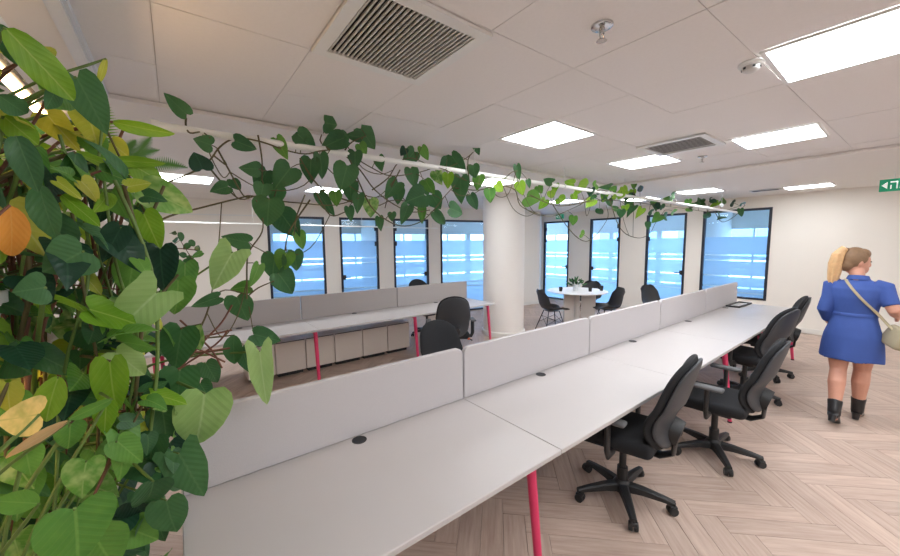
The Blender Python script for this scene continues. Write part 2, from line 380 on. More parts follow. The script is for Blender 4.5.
# right wall local frame: u runs from its far corner towards the camera's right (-Y), thickness towards +X
MR = frame_mat(Vector((XR, 7.2, 0)), Vector((0, -1, 0)), Vector((1, 0, 0)))
uR = [(7.2-y_right(a), 7.2-y_right(b)) for a, b in ((544, 569), (590, 620), (646, 686), (702, 770.5))]
wr = wall_mesh(11.3, [(a, b, (0 if k < 3 else .53), TOPR) for k, (a, b) in enumerate(uR)], ZC).build('wall_right', 'wall'); wr.matrix_world = MR; tag(wr, 'cream end wall behind the walking woman', None, kind='structure')
rt = MB().box(0, 1.36, 0, .1, -.01, ZC).build('wall_corner', 'wall'); d_ = (Vector((XR, 7.2, 0))-_e); rt.matrix_world = frame_mat(_e, d_.normalized(), Vector((-d_.y, d_.x, 0)).normalized()); tag(rt, 'short return wall between the two glazed fronts', None, kind='structure')
wb = MB().box(-3.12, -3.0, -4.1, 9.2, -.01, ZC).build('wall_back', 'wall'); tag(wb, 'plain cream wall at the planted end of the office', None, kind='structure')
wf = MB().box(-3.1, XR+.1, -4.12, -4.0, -.01, ZC).build('wall_front', 'wall'); tag(wf, 'plain cream wall along the walkway', None, kind='structure')
bb = MB()
segs = [(0, uR[0][0]), (uR[0][1], uR[1][0]), (uR[1][1], uR[2][0]), (uR[2][1], 11.2)]
for a, b in segs: bb.box(a+.02, b-.02, -.014, 0, 0, .085)
o = bb.build('baseboard_right', 'baseboard'); o.matrix_world = MR; tag(o, 'white baseboard along the end wall', None, kind='structure')
bb = MB(); prev = 0
for a, b in uL+[(WL_LEN, WL_LEN)]: bb.box(prev+.01, a-.02, -.014, 0, 0, .085); prev = b+.02
o = bb.build('baseboard_left', 'baseboard'); o.matrix_world = ML; tag(o, 'white baseboard under the glass doors', None, kind='structure')
# thin ledge and whiteboard lines on the left wall
o = MB().box(u_left(120), u_left(262), -.02, 0, 2.285, 2.31).build('trim_2', 'white_metal'); o.matrix_world = ML; tag(o, 'thin white ledge on the cream wall', None, kind='structure')

def glazed(name, M, a, b, z0, z1, handle=None, hinge=None, label='', film=True):
    root = empty(name, label=label, kind='structure'); root.matrix_world = M @ Matrix.Translation((a, 0, z0))
    w, h = b-a, z1-z0; fw = .045
    for (x0, x1) in ((0, fw), (w-fw, w)): MB().box(x0, x1, -.012, .07, 0, h).build('jamb', 'frame_black', root)
    MB().box(fw, w-fw, -.012, .07, h-fw, h).build('head_rail', 'frame_black', root)
    MB().box(fw, w-fw, -.012, .07, 0, .035).build('bottom_rail', 'frame_black', root)
    MB().box(fw, w-fw, .02, .03, .035, h-fw).build('pane', 'glass', root)
    if film:
        for (f0, f1) in ((1.435, 1.80), (1.325, 1.405), (1.0, 1.295), (.765, .965), (.66, .735), (.05, .63)):
            f0, f1 = f0-z0, f1-z0
            if f1 < .06: continue
            MB().box(fw+.004, w-fw-.004, .0315, .033, max(f0, .04), f1).build('film_band', 'film', root)
    if handle:
        hx = fw+.03 if handle == 'l' else w-fw-.03; sg = 1 if handle == 'l' else -1
        hd = MB().rbox(min(hx-.03*sg, hx+.03*sg), max(hx-.03*sg, hx+.03*sg), -.004, .046, .95, 1.05, .004)
        hd.tube([(hx, -.03, 1.0), (hx+sg*.13, -.03, 1.0)], .011, 8).tube([(hx, -.035, 1.0), (hx, .0, 1.0)], .012, 8)
        hd.build('handle', 'black_plastic', root)
    if hinge:
        x = fw if hinge == 'l' else w-fw
        for z in (h-.28, h-.62):
            MB().rbox(x-.035, x+.035, -.018, .05, z, z+.1, .004).build('hinge', 'frame_black', root)
    return root
glazed('door_1', ML, *uL[0], 0, TOPL, None, None, 'wide dark framed glass panel beside the square wall switch')
glazed('door_2', ML, *uL[1], 0, TOPL, 'l', 'r', 'narrow glass door with its black handle on the hinge-free side, second from the wall switch')
glazed('door_3', ML, *uL[2], 0, TOPL, 'r', 'l', 'narrow glass door with black lever, second from the round column')
glazed('door_4', ML, *uL[3], 0, TOPL, None, None, 'glass panel partly hidden behind the round column')
glazed('door_5', MR, *uR[0], 0, TOPR, 'r', 'l', 'slim blue glass door behind the chair nearest the round column')
glazed('door_6', MR, *uR[1], 0, TOPR, 'l', 'r', 'slim blue glass door behind the right side of the round table')
glazed('door_7', MR, *uR[2], 0, TOPR, 'r', 'l', 'glass door behind the lone chair back above the long desk screens')
glazed('window_1', MR, *uR[3], .53, TOPR, None, None, 'widest blue glass panel, behind the far end of the long desk')

# ---- meeting rooms behind the glass: outer walls with ribbon windows, partitions
def outer(name, M, length, dist, label):
    o = MB(); o.box(-.5, length+.5, dist, dist+.15, -.01, .45); o.box(-.5, length+.5, dist, dist+.15, 2.03, ZC)
    u = -.5
    while u < length+.5:
        o.box(u, u+.14, dist, dist+.15, .45, 2.03); u += 1.5
    o = o.build(name, 'wall'); o.matrix_world = M; tag(o, label, None, kind='structure')
    fr = MB(); u = -.5
    while u < length+.4:
        fr.box(u+.14, u+1.5, dist+.03, dist+.09, 1.0, 1.05); fr.box(u+.79, u+.83, dist+.03, dist+.09, .45, 2.03)
        u += 1.5
    f = fr.build(name.replace('wall', 'trim'), 'white_metal'); f.matrix_world = M; tag(f, 'window bars of the rooms behind the glass', None, kind='structure')
outer('wall_outer', ML @ Matrix.Translation((2.0, 0, 0)), 9.4, 2.7, 'outer wall with ribbon windows behind the left glass doors')
outer('wall_outer_end', MR @ Matrix.Translation((-1.6, 0, 0)), 8.2, 2.5, 'outer wall with ribbon windows behind the end glass doors')
for k, u in enumerate((u_left(262), u_left(386))):
    o = MB().box(u-.04, u+.04, .12, 2.7, -.01, ZC).build('wall_partition', 'wall'); o.matrix_world = ML; tag(o, 'white partition between rooms behind the left glass doors, '+('beyond the wall switch' if k == 0 else 'between the two slim doors'), None, kind='structure')
for k, y in enumerate((y_right(694), 1.35)):
    o = MB().box(XR+.12, XR+2.5, y-.04, y+.04, -.01, ZC).build('wall_partition', 'wall'); tag(o, 'white partition between rooms behind the end wall, '+('beside the widest glass panel' if k == 0 else 'beyond the widest glass panel'), None, kind='structure')
# facing building outside
for k, (M, u0, u1, dist) in enumerate(((MR, -6, 10, 13), (ML, -2, 16, 14))):
    root = empty('office_building', label=('pale office block outside, seen through the end wall glass', 'pale office block outside, seen through the left glass doors')[k], cat='building'); root.matrix_world = M @ Matrix.Translation((0, dist, 0))
    MB().box(u0, u1, 0, 4, -8, 7).build('facade_wall', 'facade', root)
    wm = MB().box(0, 1.5, -.06, .0, 0, 1.5).mesh('window_pane'); wm.materials.append(MATS['facade_dark'])
    u = u0+.6
    while u < u1-1.6:
        for z in (-5, -2, 1, 4): link('window_pane', wm, root, Matrix.Translation((u, 0, z)))
        u += 2.3

# ---- round column
cc = Vector((4.93, 4.72, 0))
cb = MB().lathe([(.385, 0), (.385, ZC-.03)], 48, cc).build('column', 'column', None, 30); tag(cb, 'round white column at the end of the far desk', None, kind='structure')
MB().lathe([(.385, 0), (.41, .0), (.41, .07), (.40, .085), (.385, .085)], 48, cc).build('base_ring', 'baseboard', cb, 30)

# ================================================================== CEILING FIXTURES
def ceil_light(x0, x1, y0, y1, z, label):
    cx_, cy_ = (x0+x1)/2, (y0+y1)/2; r = empty('ceiling_light', (cx_, cy_, z), 0, label, 'ceiling light', 'square ceiling light panels')
    a, b = (x1-x0)/2, (y1-y0)/2; t = .02
    fr = MB().box(-a-t, a+t, -b-t, -b, -.004, .004).box(-a-t, a+t, b, b+t, -.004, .004).box(-a-t, -a, -b, b, -.004, .004).box(a, a+t, -b, b, -.004, .004)
    fr.build('frame', 'white_metal', r); MB().box(-a, a, -b, b, -.002, .003).build('diffuser', 'panel_emit', r)
ZT = ZC-.006; ZG = ZC-.036
L = [(2.335, 2.865, -.03, .50, ZT, 'large bright ceiling panel cut by the picture edge beside the smoke detector'),
     (2.325, 2.865, 1.71, 2.25, ZT, 'square ceiling panel closest to the trailing vine, past the big vent'),
     (4.04, 4.57, .525, 1.06, ZT, 'ceiling panel touching the small louvred diffuser'),
     (4.05, 4.58, 1.665, 2.21, ZT, 'ceiling panel between the small louvred diffuser and the trailing vine'),
     (7.10, 7.62, 2.07, 2.63, ZG, 'slim-looking ceiling panel above the widest glass panel'),
     (8.05, 8.48, .83, 1.37, ZG, 'far ceiling panel above the blank end wall'),
     (-.09, .46, 5.55, 6.15, ZG, 'ceiling panel seen beneath the pipe at its planted end'),
     (1.75, 2.31, 5.55, 6.10, ZG, 'ceiling panel half hidden by the thick of the vine'),
     (3.45, 3.98, 3.50, 4.05, ZG, 'ceiling panel showing between vine leaves beside the column top'),
     (6.35, 6.90, 4.30, 4.85, ZG, 'ceiling panel above the round table'),
     (7.35, 7.9, 3.2, 3.75, ZG, 'ceiling panel behind the thin end of the vine'),
     ]
for (x, y) in ((.57, -.65), (2.33, -1.3), (4.05, -1.3), (.57, -2.4), (2.33, -2.7), (4.05, -2.7)):  # unseen panels added to light the room, the plants and the near desk
    L.append((x+.02, x+.56, y, y+.54, ZT, 'added ceiling panel over the walkway, outside the picture'))
for (x, y) in ((6.9, -1.2), (6.9, -2.8), (-1.8, -2.2), (-1.8, 3.2), (-1.8, 5.6)):  # extra unseen panels for room light; the last ones brighten the left wall
    L.append((x, x+.54, y, y+.54, ZG, 'added ceiling panel in the plain ceiling border, outside the picture'))
for a in L: ceil_light(*a)

def vent(x0, x1, y0, y1, nb, label, bz=-.013):
    r = empty('ceiling_vent', ((x0+x1)/2, (y0+y1)/2, ZC-.002), 0, label, 'air vent', 'louvred ceiling vents')
    a, b = (x1-x0)/2, (y1-y0)/2; t = .055
    MB().box(-a, a, -b, -b+t, -.014, 0).box(-a, a, b-t, b, -.014, 0).box(-a, -a+t, -b+t, b-t, -.014, 0).box(a-t, a, -b+t, b-t, -.014, 0).build('frame', 'white_metal', r)
    MB().box(-a+t, a-t, -b+t, b-t, -.001, .001).build('duct_mouth', 'dark_slot', r)
    bm_ = MB().box(-.0035, .0035, -b+t, b-t, bz, -.002, Matrix.Rotation(R_(12), 4, 'Y')).mesh('blade'); bm_.materials.append(MATS['grey_plastic'])
    for k in range(nb):
        link('blade', bm_, r, Matrix.Translation((-a+t+(k+.5)*(2*a-2*t)/nb, 0, 0)))
vent(.571, 1.168, 1.19, 1.79, 23, 'large square louvred vent in the tiled ceiling')
vent(3.60, 4.14, 1.13, 1.70, 9, 'small louvred diffuser between the square ceiling panels', -.005)
r = empty('ceiling_vent', (8.15, 1.62, ZG+.004), 0, 'tiny dark slot vent beside the farthest ceiling panel', 'air vent', 'louvred ceiling vents')
MB().box(-.1, .1, -.2, .2, -.012, 0).build('frame', 'grey_plastic', r); MB().box(-.07, .07, -.17, .17, -.014, -.0121).build('slot', 'dark_slot', r)

def sprinkler(x, y, label):
    r = empty('sprinkler_head', (x, y, ZC), 0, label, 'sprinkler', 'ceiling sprinklers')
    MB().lathe([(.012, 0), (.045, 0), (.043, -.008), (.03, -.014), (.012, -.014)], 24).build('escutcheon', 'chrome', r, 40)
    MB().cyl(0, 0, -.035, -.012, .011, 12).tube([(.011, 0, -.03), (.016, 0, -.045), (.006, 0, -.06)], .003, 6).tube([(-.011, 0, -.03), (-.016, 0, -.045), (-.006, 0, -.06)], .003, 6).build('body', 'chrome', r, 40)
    MB().lathe([(.003, -.058), (.02, -.06), (.022, -.064), (.003, -.064)], 16).build('deflector', 'chrome', r, 40)
sprinkler(1.50, .87, 'chrome sprinkler on the bare ceiling between big vent and bright panel')
sprinkler(4.57, 1.45, 'tiny sprinkler on the ceiling below the small louvred diffuser')
r = empty('smoke_detector', (2.43, .575, ZC), 0, 'round white smoke detector at the corner of the bright ceiling panel', 'smoke detector')
MB().lathe([(.01, 0), (.055, 0), (.055, -.012), (.048, -.018), (.01, -.018)], 28).build('base', 'white_metal', r, 35)
MB().lathe([(.01, -.018), (.04, -.018), (.036, -.036), (.024, -.044), (.004, -.046)], 28).build('sensor_cap', 'grey_plastic', r, 35)
for k in range(6):
    a = k*math.pi/3; MB().box(-.006, .006, .0375, .0405, -.032, -.022, Matrix.Rotation(a, 4, 'Z')).build('slot', 'dark_slot', r)

# exit signs (hanging)
def polys(mb, letter, ox, sc, y):
    for (x0, z0, x1, z1, w) in letter:
        p, q = Vector((ox+x0*sc, y, z0*sc)), Vector((ox+x1*sc, y, z1*sc)); d = (q-p).normalized(); n = Vector((-d.z, 0, d.x))*(w*sc/2)
        mb.add([p-n, q-n, q+n, p+n, *(v+Vector((0, .003, 0)) for v in (p-n, q-n, q+n, p+n))], [(0, 1, 2, 3), (7, 6, 5, 4), (0, 4, 5, 1), (1, 5, 6, 2), (2, 6, 7, 3), (3, 7, 4, 0)])
HE = [(.05, .9, .95, .9, .16), (.87, 0, .87, .98, .16), (.16, 0, .16, .52, .16)]
ALEF = [(.08, .98, .92, .02, .17), (.85, .98, .80, .5, .16), (.15, 0, .22, .55, .16)]
YOD = [(.2, .9, .55, .9, .16), (.47, .5, .47, .98, .16)]
TSADI = [(.05, .08, .9, .08, .16), (.1, .98, .82, .1, .16), (.85, .98, .62, .52, .15)]
def exit_sign(M, w, h, label, full, rods):
    r = empty('exit_sign', label=label, cat='exit sign', group='green exit signs'); r.matrix_world = M
    MB().rbox(0, w, 0, .03, 0, h, .003).build('panel', 'exit_green', r)
    ar = MB(); k = h*.62; z0 = h*.19
    ar.add([(h*.12, -.0015, h*.5), (h*.44, -.0015, h*.22), (h*.44, -.0015, h*.78), (h*.12, .0, h*.5), (h*.44, .0, h*.22), (h*.44, .0, h*.78)], [(0, 1, 2), (5, 4, 3), (0, 3, 4, 1), (1, 4, 5, 2), (2, 5, 3, 0)])
    ar.build('arrow', 'exit_white', r)
    x = h*.56
    for nm, wd in (((HE, 1), (ALEF, 1), (YOD, .62), (TSADI, 1), (YOD, .62)) if full else ((HE, 1), (ALEF, 1))):
        m = MB(); polys(m, nm, 0, k, -.002); m.v = [(x+a*.72, b, c+z0) for a, b, c in m.v]; m.build('letter', 'exit_white', r); x += k*.72*(wd+.12)
    if rods:
        for xx in (w*.2, w*.8): MB().cyl(xx, .015, h, rods, .004, 8).build('rod', 'white_metal', r)
exit_sign(frame_mat(Vector((7.5, .325, 2.342)), Vector((0, -1, 0)), Vector((1, 0, 0))), .62, .158, 'green exit sign with white arrow and letters, above the walking woman', True, ZG+.033-2.342)
p = hit(556.5, 215, 0, XR)
exit_sign(frame_mat(Vector((XR-.032, p.y, 2.43)), Vector((0, -1, 0)), Vector((1, 0, 0))), .26, .13, 'tiny green exit sign above the slim door beside the column', False, 0)

# ================================================================== DESKS
def round_panel(w, z0, z1, th, rc, n=5):
    """upright panel from x=0..w with rounded top corners"""
    pts = [(0, z0), (w, z0)]
    for k in range(n+1): a = k*math.pi/2/n; pts.append((w-rc+rc*math.cos(a), z1-rc+rc*math.sin(a)))
    for k in range(n+1): a = math.pi/2+k*math.pi/2/n; pts.append((rc+rc*math.cos(a), z1-rc+rc*math.sin(a)))
    N = len(pts); b = .004
    secs = []
    for (y, ins) in ((-th/2, b), (-th/2+b, 0), (th/2-b, 0), (th/2, b)):
        cx_, cz_ = w/2, (z0+z1)/2
        secs.append([Vector((cx_+(x-cx_)*(1-2*ins/w), y, cz_+(z-cz_)*(1-2*ins/(z1-z0)))) for x, z in pts])
    return MB().loft(secs)
def bench(name, x0, n, pitch, y0, y1, yscr, ztop, felt, legs, rc, label, far_side=True):
    r = empty(name, (x0, (y0+y1)/2, 0), 0, label, 'desk', 'bench desks'); ox, oy = x0, (y0+y1)/2
    for k in range(n):
        for (a, b) in ((y0, yscr-.004), (yscr+.004, y1)):
            wt = MB().rbox(k*pitch+.001, (k+1)*pitch-.001, a-oy, b-oy, .715, .74, .003, 1).build('worktop', 'desk', r)
            gy = (yscr-.055 if a == y0 else yscr+.055)-oy
            MB().lathe([(.002, .7405), (.030, .7405), (.036, .7425), (.036, .7395), (.002, .7395)], 20, (k*pitch+.705, gy, 0)).build('cable_grommet', 'black_plastic', wt)
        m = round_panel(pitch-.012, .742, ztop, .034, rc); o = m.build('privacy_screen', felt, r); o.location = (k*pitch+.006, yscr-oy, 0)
        for (ya) in (y0+.3, y1-.3):
            MB().box(k*pitch+.02, (k+1)*pitch-.02, ya-oy-.02, ya-oy+.02, .675, .714).build('beam', 'white_metal', r)
    for lx in legs:
        for sgn, ye in ((-1, y0), (1, y1)):
            t = Vector((lx-x0, ye-oy-sgn*.085, .714)); f = Vector((lx-x0, ye-oy-sgn*.005, .0))
            lg = MB().tube([t, f+Vector((0, 0, .012))], [.024, .017], 12).build('leg', 'pink', r, 40)
            MB().cyl(f.x, f.y, 0, .014, .019, 12).build('foot_glide', 'black_plastic', lg)
        MB().box(lx-x0-.02, lx-x0+.02, y0-oy+.1, y1-oy-.1, .68, .714).build('leg_brace', 'pink', r)
    return r
NP = 1.412
bench('bench_desk', -.04, 5, NP, .937, 2.39, 1.663, 1.066, 'felt', [.02, 1.25, 4.05, 5.32, 6.93], .045, 'long white bench desk with grey screens running past the black chairs')
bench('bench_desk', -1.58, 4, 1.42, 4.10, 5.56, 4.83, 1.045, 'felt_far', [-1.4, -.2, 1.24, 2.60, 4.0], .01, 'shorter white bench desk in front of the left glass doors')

# low white cabinets under the far desk
cbx = [hit(px, 350, 1, 4.88).x for px in (246, 275, 306, 335, 363, 388, 410)]
ord_ = ['hidden end of the row behind the plants', 'end one beside the foremost pink leg', 'second one, straddling the foremost pink leg', 'third one', 'fourth one', 'end one nearest the black chair']
for k in range(6):
    a, b = cbx[k]+.004, cbx[k+1]-.004; w = b-a
    r = empty('cabinet', ((a+b)/2, 5.08, 0), 0, 'low white cabinet under the shorter desk, '+ord_[k], 'cabinet', 'low white cabinets under the far desk')
    MB().rbox(-w/2, w/2, -.18, .2, .05, .46, .004, 1).build('body', 'white_cab', r)
    MB().rbox(-w/2+.002, w/2-.002, -.2, -.182, .055, .45, .003, 1).build('door', 'white_cab', r)
    MB().box(-w/2+.03, w/2-.03, -.15, .17, 0, .05).build('plinth', 'black_plastic', r)
    MB().box(-w/2+.01, w/2-.01, -.196, -.185, .452, .459).build('grip_slot', 'dark_slot', r)

# framed black tray on the long desk
tr_ = empty('paper_tray', (6.72, 1.545, .7405), R_(-2), 'flat black tray with pale sheet at the far end of the long desk', 'tray')
tb = MB()
for (x0, x1, y0, y1) in ((-.28, .28, -.085, -.062), (-.28, .28, .062, .085), (-.28, -.257, -.062, .062), (.257, .28, -.062, .062)): tb.rbox(x0, x1, y0, y1, 0, .022, .003, 1)
tb.build('rim', 'black_plastic', tr_); MB().box(-.257, .257, -.062, .062, 0, .006).build('sheet', 'paper', tr_)
for k in range(3): MB().box(-.15+k*.12, -.09+k*.12, -.03, .03, .006, .012).build('note_pad', 'grey_plastic', tr_)

# ================================================================== OFFICE CHAIRS
def spw(v, e): return math.copysign(abs(v)**e, v)
def back_sections(z0, z1, W, th, off, n=28, lv=22, sq=5.0, wrap=.05):
    secs = []
    for i in range(lv+1):
        q = i/lv; q = .5-.5*math.cos(math.pi*q); z = z0+(z1-z0)*q; k = 2*q-1
        w = max(.012, W*(1-abs(k)**sq)**.5*(1.0-.16*max(0, k)-.10*max(0, -k)))
        t = max(.008, th*(1-abs(k)**4)**.5)
        zz = (z-.52)/.53
        yc = -.235+.03*math.sin(min(1, max(0, zz*2.2))*math.pi)-.13*max(0, zz)**1.3+off
        secs.append([Vector((w*spw(math.cos(2*math.pi*j/n), .75), yc+t*spw(math.sin(2*math.pi*j/n), .8)+wrap*(w*spw(math.cos(2*math.pi*j/n), .75)/.23)**2, z)) for j in range(n)])
    return secs
def make_chair(arms=True):
    r = empty('office_chair')
    st = MB().rbox(-.25, .25, -.22, .26, .425, .515, .04, 4)
    st.v = [(x*(1-.10*max(0, -y)/.22), y, z-.03*max(0, (y-.12)/.14)**2+.012*(x/.25)**2) for x, y, z in st.v]
    st.build('seat', 'fabric', r, 50)
    MB().loft(back_sections(.455, 1.05, .235, .036, 0)).build('backrest', 'fabric', r, 60)
    sh_ = MB().loft(back_sections(.475, 1.035, .222, .022, -.034)).build('back_shell', 'shell', r, 60)
    MB().tube([(0, -.262, .575), (0, -.318, .56)], [.085, .078], 24).build('lumbar_knob', 'black_plastic', sh_, 40)
    MB().tube([(0, -.05, .40), (0, -.22, .39), (0, -.285, .43), (0, -.295, .56)], [(.045, .016), (.045, .016), (.045, .014), (.05, .014)], 12).build('back_bracket', 'black_plastic', r, 50)
    MB().rbox(-.11, .11, -.12, .12, .375, .425, .012, 2).build('mechanism', 'black_plastic', r, 40)
    lv = MB().tube([(.08, -.03, .40), (.25, -.05, .395), (.29, -.05, .37)], [.006, .006, .009], 8).build('lever', 'black_plastic', r, 50)
    MB().rbox(.225, .255, -.065, -.035, .382, .408, .004, 1).build('lever_tag', 'orange', lv)
    MB().lathe([(.033, .10), (.033, .22), (.022, .22), (.022, .38)], 18).build('gas_column', 'black_plastic', r, 40)
    MB().lathe([(.03, .055), (.055, .06), (.055, .11), (.036, .135)], 20).build('hub', 'black_plastic', r, 40)
    for k in range(5):
        a = R_(-6+72*k); M = Matrix.Rotation(a, 4, 'Z')
        secs = []
        for (x, hw, zb, zt) in ((.03, .030, .062, .118), (.12, .026, .07, .116), (.24, .021, .066, .098), (.305, .018, .062, .084)):
            secs.append([M @ Vector(p) for p in ((x, -hw, zb), (x, hw, zb), (x, hw, zt-.008), (x, hw*.6, zt), (x, -hw*.6, zt), (x, -hw, zt-.008))])
        arm = MB().loft(secs).build('base_arm', 'black_plastic', r, 35)
        cs = MB(); M2 = Matrix.Translation((.30*math.cos(a), .30*math.sin(a), 0)) @ Matrix.Rotation(a+.9+k*.7, 4, 'Z')
        for sg in (-1, 1):
            cs.tube([(.012, sg*.006, .0285), (.012, sg*.026, .0285)], [.0285, .026], 14, m=M2)
        cs.cyl(0, 0, .035, .075, .008, 8, m=M2); cs.rbox(-.012, .034, -.022, .022, .034, .06, .008, 2, m=M2)
        cs.build('caster', 'black_plastic', arm, 45)
    if arms:
        for sg in (-1, 1):
            am = MB().tube([(sg*.20, .0, .42), (sg*.285, 0, .425), (sg*.305, 0, .47), (sg*.305, 0, .645)], [(.016, .026)]*4, 10).build('armrest', 'black_plastic', r, 50)
            p_ = MB().rbox(sg*.305-.036, sg*.305+.036, -.10, .11, .645, .672, .013, 3).build('arm_pad', 'arm_pad', am, 50)
    return r
proto = make_chair()
CH = [((2.27, 1.08), 9, 1.0, 'black office chair at the long desk, foremost of four, its whole grey back shell showing'),
      ((3.33, .87), 4, .97, 'black office chair at the long desk, second of four, turned slightly'),
      ((4.86, 1.03), -12, 1.0, 'black office chair at the long desk, third of four'),
      ((5.85, 1.08), 12, 1.0, 'black office chair at the long desk, last of four, beside the blank wall'),
      ((2.98, 3.85), -30, .99, 'black office chair pulled up to the shorter desk, tall back before a pink leg'),
      ((2.0, 2.52), 176, .90, 'low black office chair back peeking over the long grey screens'),
      ((3.72, 5.55), 180, .98, 'black office chair top showing behind the shorter desk screens')]
for k, ((x, y), a, zs, lb) in enumerate(CH):
    o = proto if k == 0 else copy_tree(proto)
    o.location = (x, y, 0); o.rotation_euler = (0, 0, R_(a)); o.scale = (1, 1, zs); tag(o, lb, 'office chair', 'black office chairs')

# ================================================================== ROUND TABLE GROUP
TC = (6.45, 4.12)
rt_ = empty('round_table', (*TC, 0), R_(20), 'white round meeting table with slab legs beside the column', 'table')
MB().lathe([(.01, .715), (.57, .715), (.585, .722), (.585, .737), (.58, .74), (.01, .74)], 48).build('tabletop', 'table_white', rt_, 30)
for k in range(3):
    M = Matrix.Rotation(R_(30+120*k), 4, 'Z'); MB().rbox(.09, .36, -.02, .02, 0, .715, .003, 1, m=M).build('leg', 'table_leg', rt_)
MB().cyl(0, 0, .0, .715, .06, 16).build('pedestal', 'table_leg', rt_, 40)
def make_shell():
    r = empty('shell_chair')
    prof = [(.235, .415, .215), (.20, .432, .228), (.10, .425, .236), (0, .415, .24), (-.10, .418, .242), (-.175, .45, .243), (-.215, .52, .240), (-.24, .60, .230), (-.26, .68, .215), (-.28, .75, .190), (-.292, .80, .15), (-.298, .825, .09)]
    nx = 12; top = []; bot = []
    for i, (y, z, w) in enumerate(prof):
        a = prof[max(0, i-1)]; b = prof[min(len(prof)-1, i+1)]; t = Vector((0, b[0]-a[0], b[1]-a[1])).normalized(); n = Vector((0, t.z, -t.y))
        if n.z < 0 and i < 5: n = -n
        if i >= 5 and n.y < 0: n = -n
        for j in range(nx+1):
            x = -1+2*j/nx; c = .07*abs(x)**2.4*(1 if 1 < i < 9 else .6); p = Vector((x*w, y, z))+n*c
            top.append(p+n*.005); bot.append(p-n*.005)
    W_ = nx+1; Rn = len(prof); m = MB(); off = len(top); fs = []
    for i in range(Rn-1):
        for j in range(nx):
            q = (i*W_+j, i*W_+j+1, (i+1)*W_+j+1, (i+1)*W_+j); fs += [q, tuple(off+t for t in reversed(q))]
    loop = [j for j in range(nx)]+[i*W_+nx for i in range(Rn-1)]+[(Rn-1)*W_+nx-j for j in range(nx)]+[(Rn-1-i)*W_ for i in range(Rn-1)]
    fs += [(loop[k], off+loop[k], off+loop[(k+1) % len(loop)], loop[(k+1) % len(loop)]) for k in range(len(loop))]
    m.add(top+bot, fs); m.build('seat_shell', 'shell_black', r, 60)
    for sx in (-1, 1):
        for sy, y0, y1 in ((1, .10, .20), (-1, -.12, -.24)):
            MB().tube([(sx*.10, y0, .405), (sx*.22, y1, 0)], .008, 8).build('leg', 'wire', r, 40)
    wb_ = MB()
    for sx in (-1, 1): wb_.tube([(sx*.135, .13, .29), (sx*.17, -.19, .16)], .004, 6).tube([(sx*.135, -.155, .29), (sx*.17, .165, .16)], .004, 6)
    wb_.tube([(-.13, .125, .30), (.17, .165, .16)], .004, 6).tube([(-.13, -.15, .30), (.17, -.2, .16)], .004, 6)
    wb_.build('wire_brace', 'wire', r, 40)
    MB().box(-.1, .1, -.12, .1, .398, .408).build('mount_plate', 'wire', r)
    return r
sp = make_shell()
for k, ((x, y), a, lb) in enumerate((((5.74, 4.20), -116, 'black shell chair at the round table, on the column side'),
                                     ((6.66, 3.58), 54, 'black shell chair at the round table, on the side away from the column'),
                                     ((7.35, 4.40), 104, 'black shell chair behind the round table, only its back showing'), ((7.62, 3.06), 160, 'lone black shell chair by the end wall, its back above the long screens'))):
    o = sp if k == 0 else copy_tree(sp); o.location = (x, y, 0); o.rotation_euler = (0, 0, R_(a)); tag(o, lb, 'chair', 'black shell chairs')
for k, (x, y, hh, lb) in enumerate(((6.12, 4.28, .085, 'small dark cup on the round table, column side of the flowers'), (6.50, 3.86, .075, 'small dark cup on the round table, in front of the flowers'), (6.78, 3.78, .10, 'dark cup at the far rim of the round table'))):
    r = empty('cup', (x, y, .7405), k, lb, 'cup', 'dark cups on the round table')
    MB().lathe([(.022, 0), (.03, 0), (.036, hh), (.033, hh), (.027, .006), (.002, .006)], 18).build('bowl', 'black_plastic', r, 40)
    MB().tube([(.033, 0, hh*.8), (.06, 0, hh*.7), (.058, 0, hh*.35), (.03, 0, hh*.25)], .005, 8).build('handle', 'black_plastic', r, 60)

# wall switch on left wall
o = empty('wall_switch', label='small square black wall switch beside the wide glass panel', cat='switch'); o.matrix_world = ML @ Matrix.Translation((u_left(240), -.012, 1.60))
MB().rbox(-.055, .055, 0, .012, -.07, .07, .006, 2).build('plate', 'black_plastic', o); MB().rbox(-.03, .03, -.004, .0, -.03, .03, .002, 1).build('rocker', 'shell', o)

# ================================================================== WOMAN
PERSON = empty('person', (4.98, .285, 0), R_(-4), 'woman in a short blue dress walking away, blond ponytail, ankle boots', 'person')
b = MB()
def limb(m, pts, rs): m.tube(pts, rs, 14)
HC = Vector((.035, .03, 1.505)); HQ = Matrix.Rotation(R_(-52), 4, 'Z') @ Matrix.Rotation(R_(8), 4, 'Y')      # head turned to her right, chin slightly down
def hp(x, y, z): return HC + (HQ @ Vector((x, y, z)))
b.ell(HC, .098, .076, .118, 20, 14, HQ)
b.ell(hp(.045, 0, -.06), .058, .052, .062, 14, 10, HQ)         # jaw
b.ell(hp(.10, 0, -.018), .018, .012, .026, 10, 8, HQ)          # nose
b.ell(hp(.093, 0, .005), .012, .010, .03, 10, 8, HQ)
for sg in (-1, 1): b.ell(hp(-.005, sg*.077, -.012), .018, .009, .031, 10, 8, HQ)      # ears
b.ell(hp(.094, 0, -.062), .012, .024, .010, 10, 8, HQ)         # lips
limb(b, [(-.02, .0, 1.27), (-.005, .005, 1.36), (.02, .02, 1.44)], [.062, .052, .05])
b.loft([[Vector((-.01+rx*math.cos(2*math.pi*k/20), ry*math.sin(2*math.pi*k/20), z)) for k in range(20)] for (z, rx, ry) in
        ((.74, .09, .13), (.82, .115, .165), (.92, .105, .150), (1.02, .09, .125), (1.12, .095, .135), (1.22, .10, .155), (1.30, .075, .14), (1.335, .05, .07))])
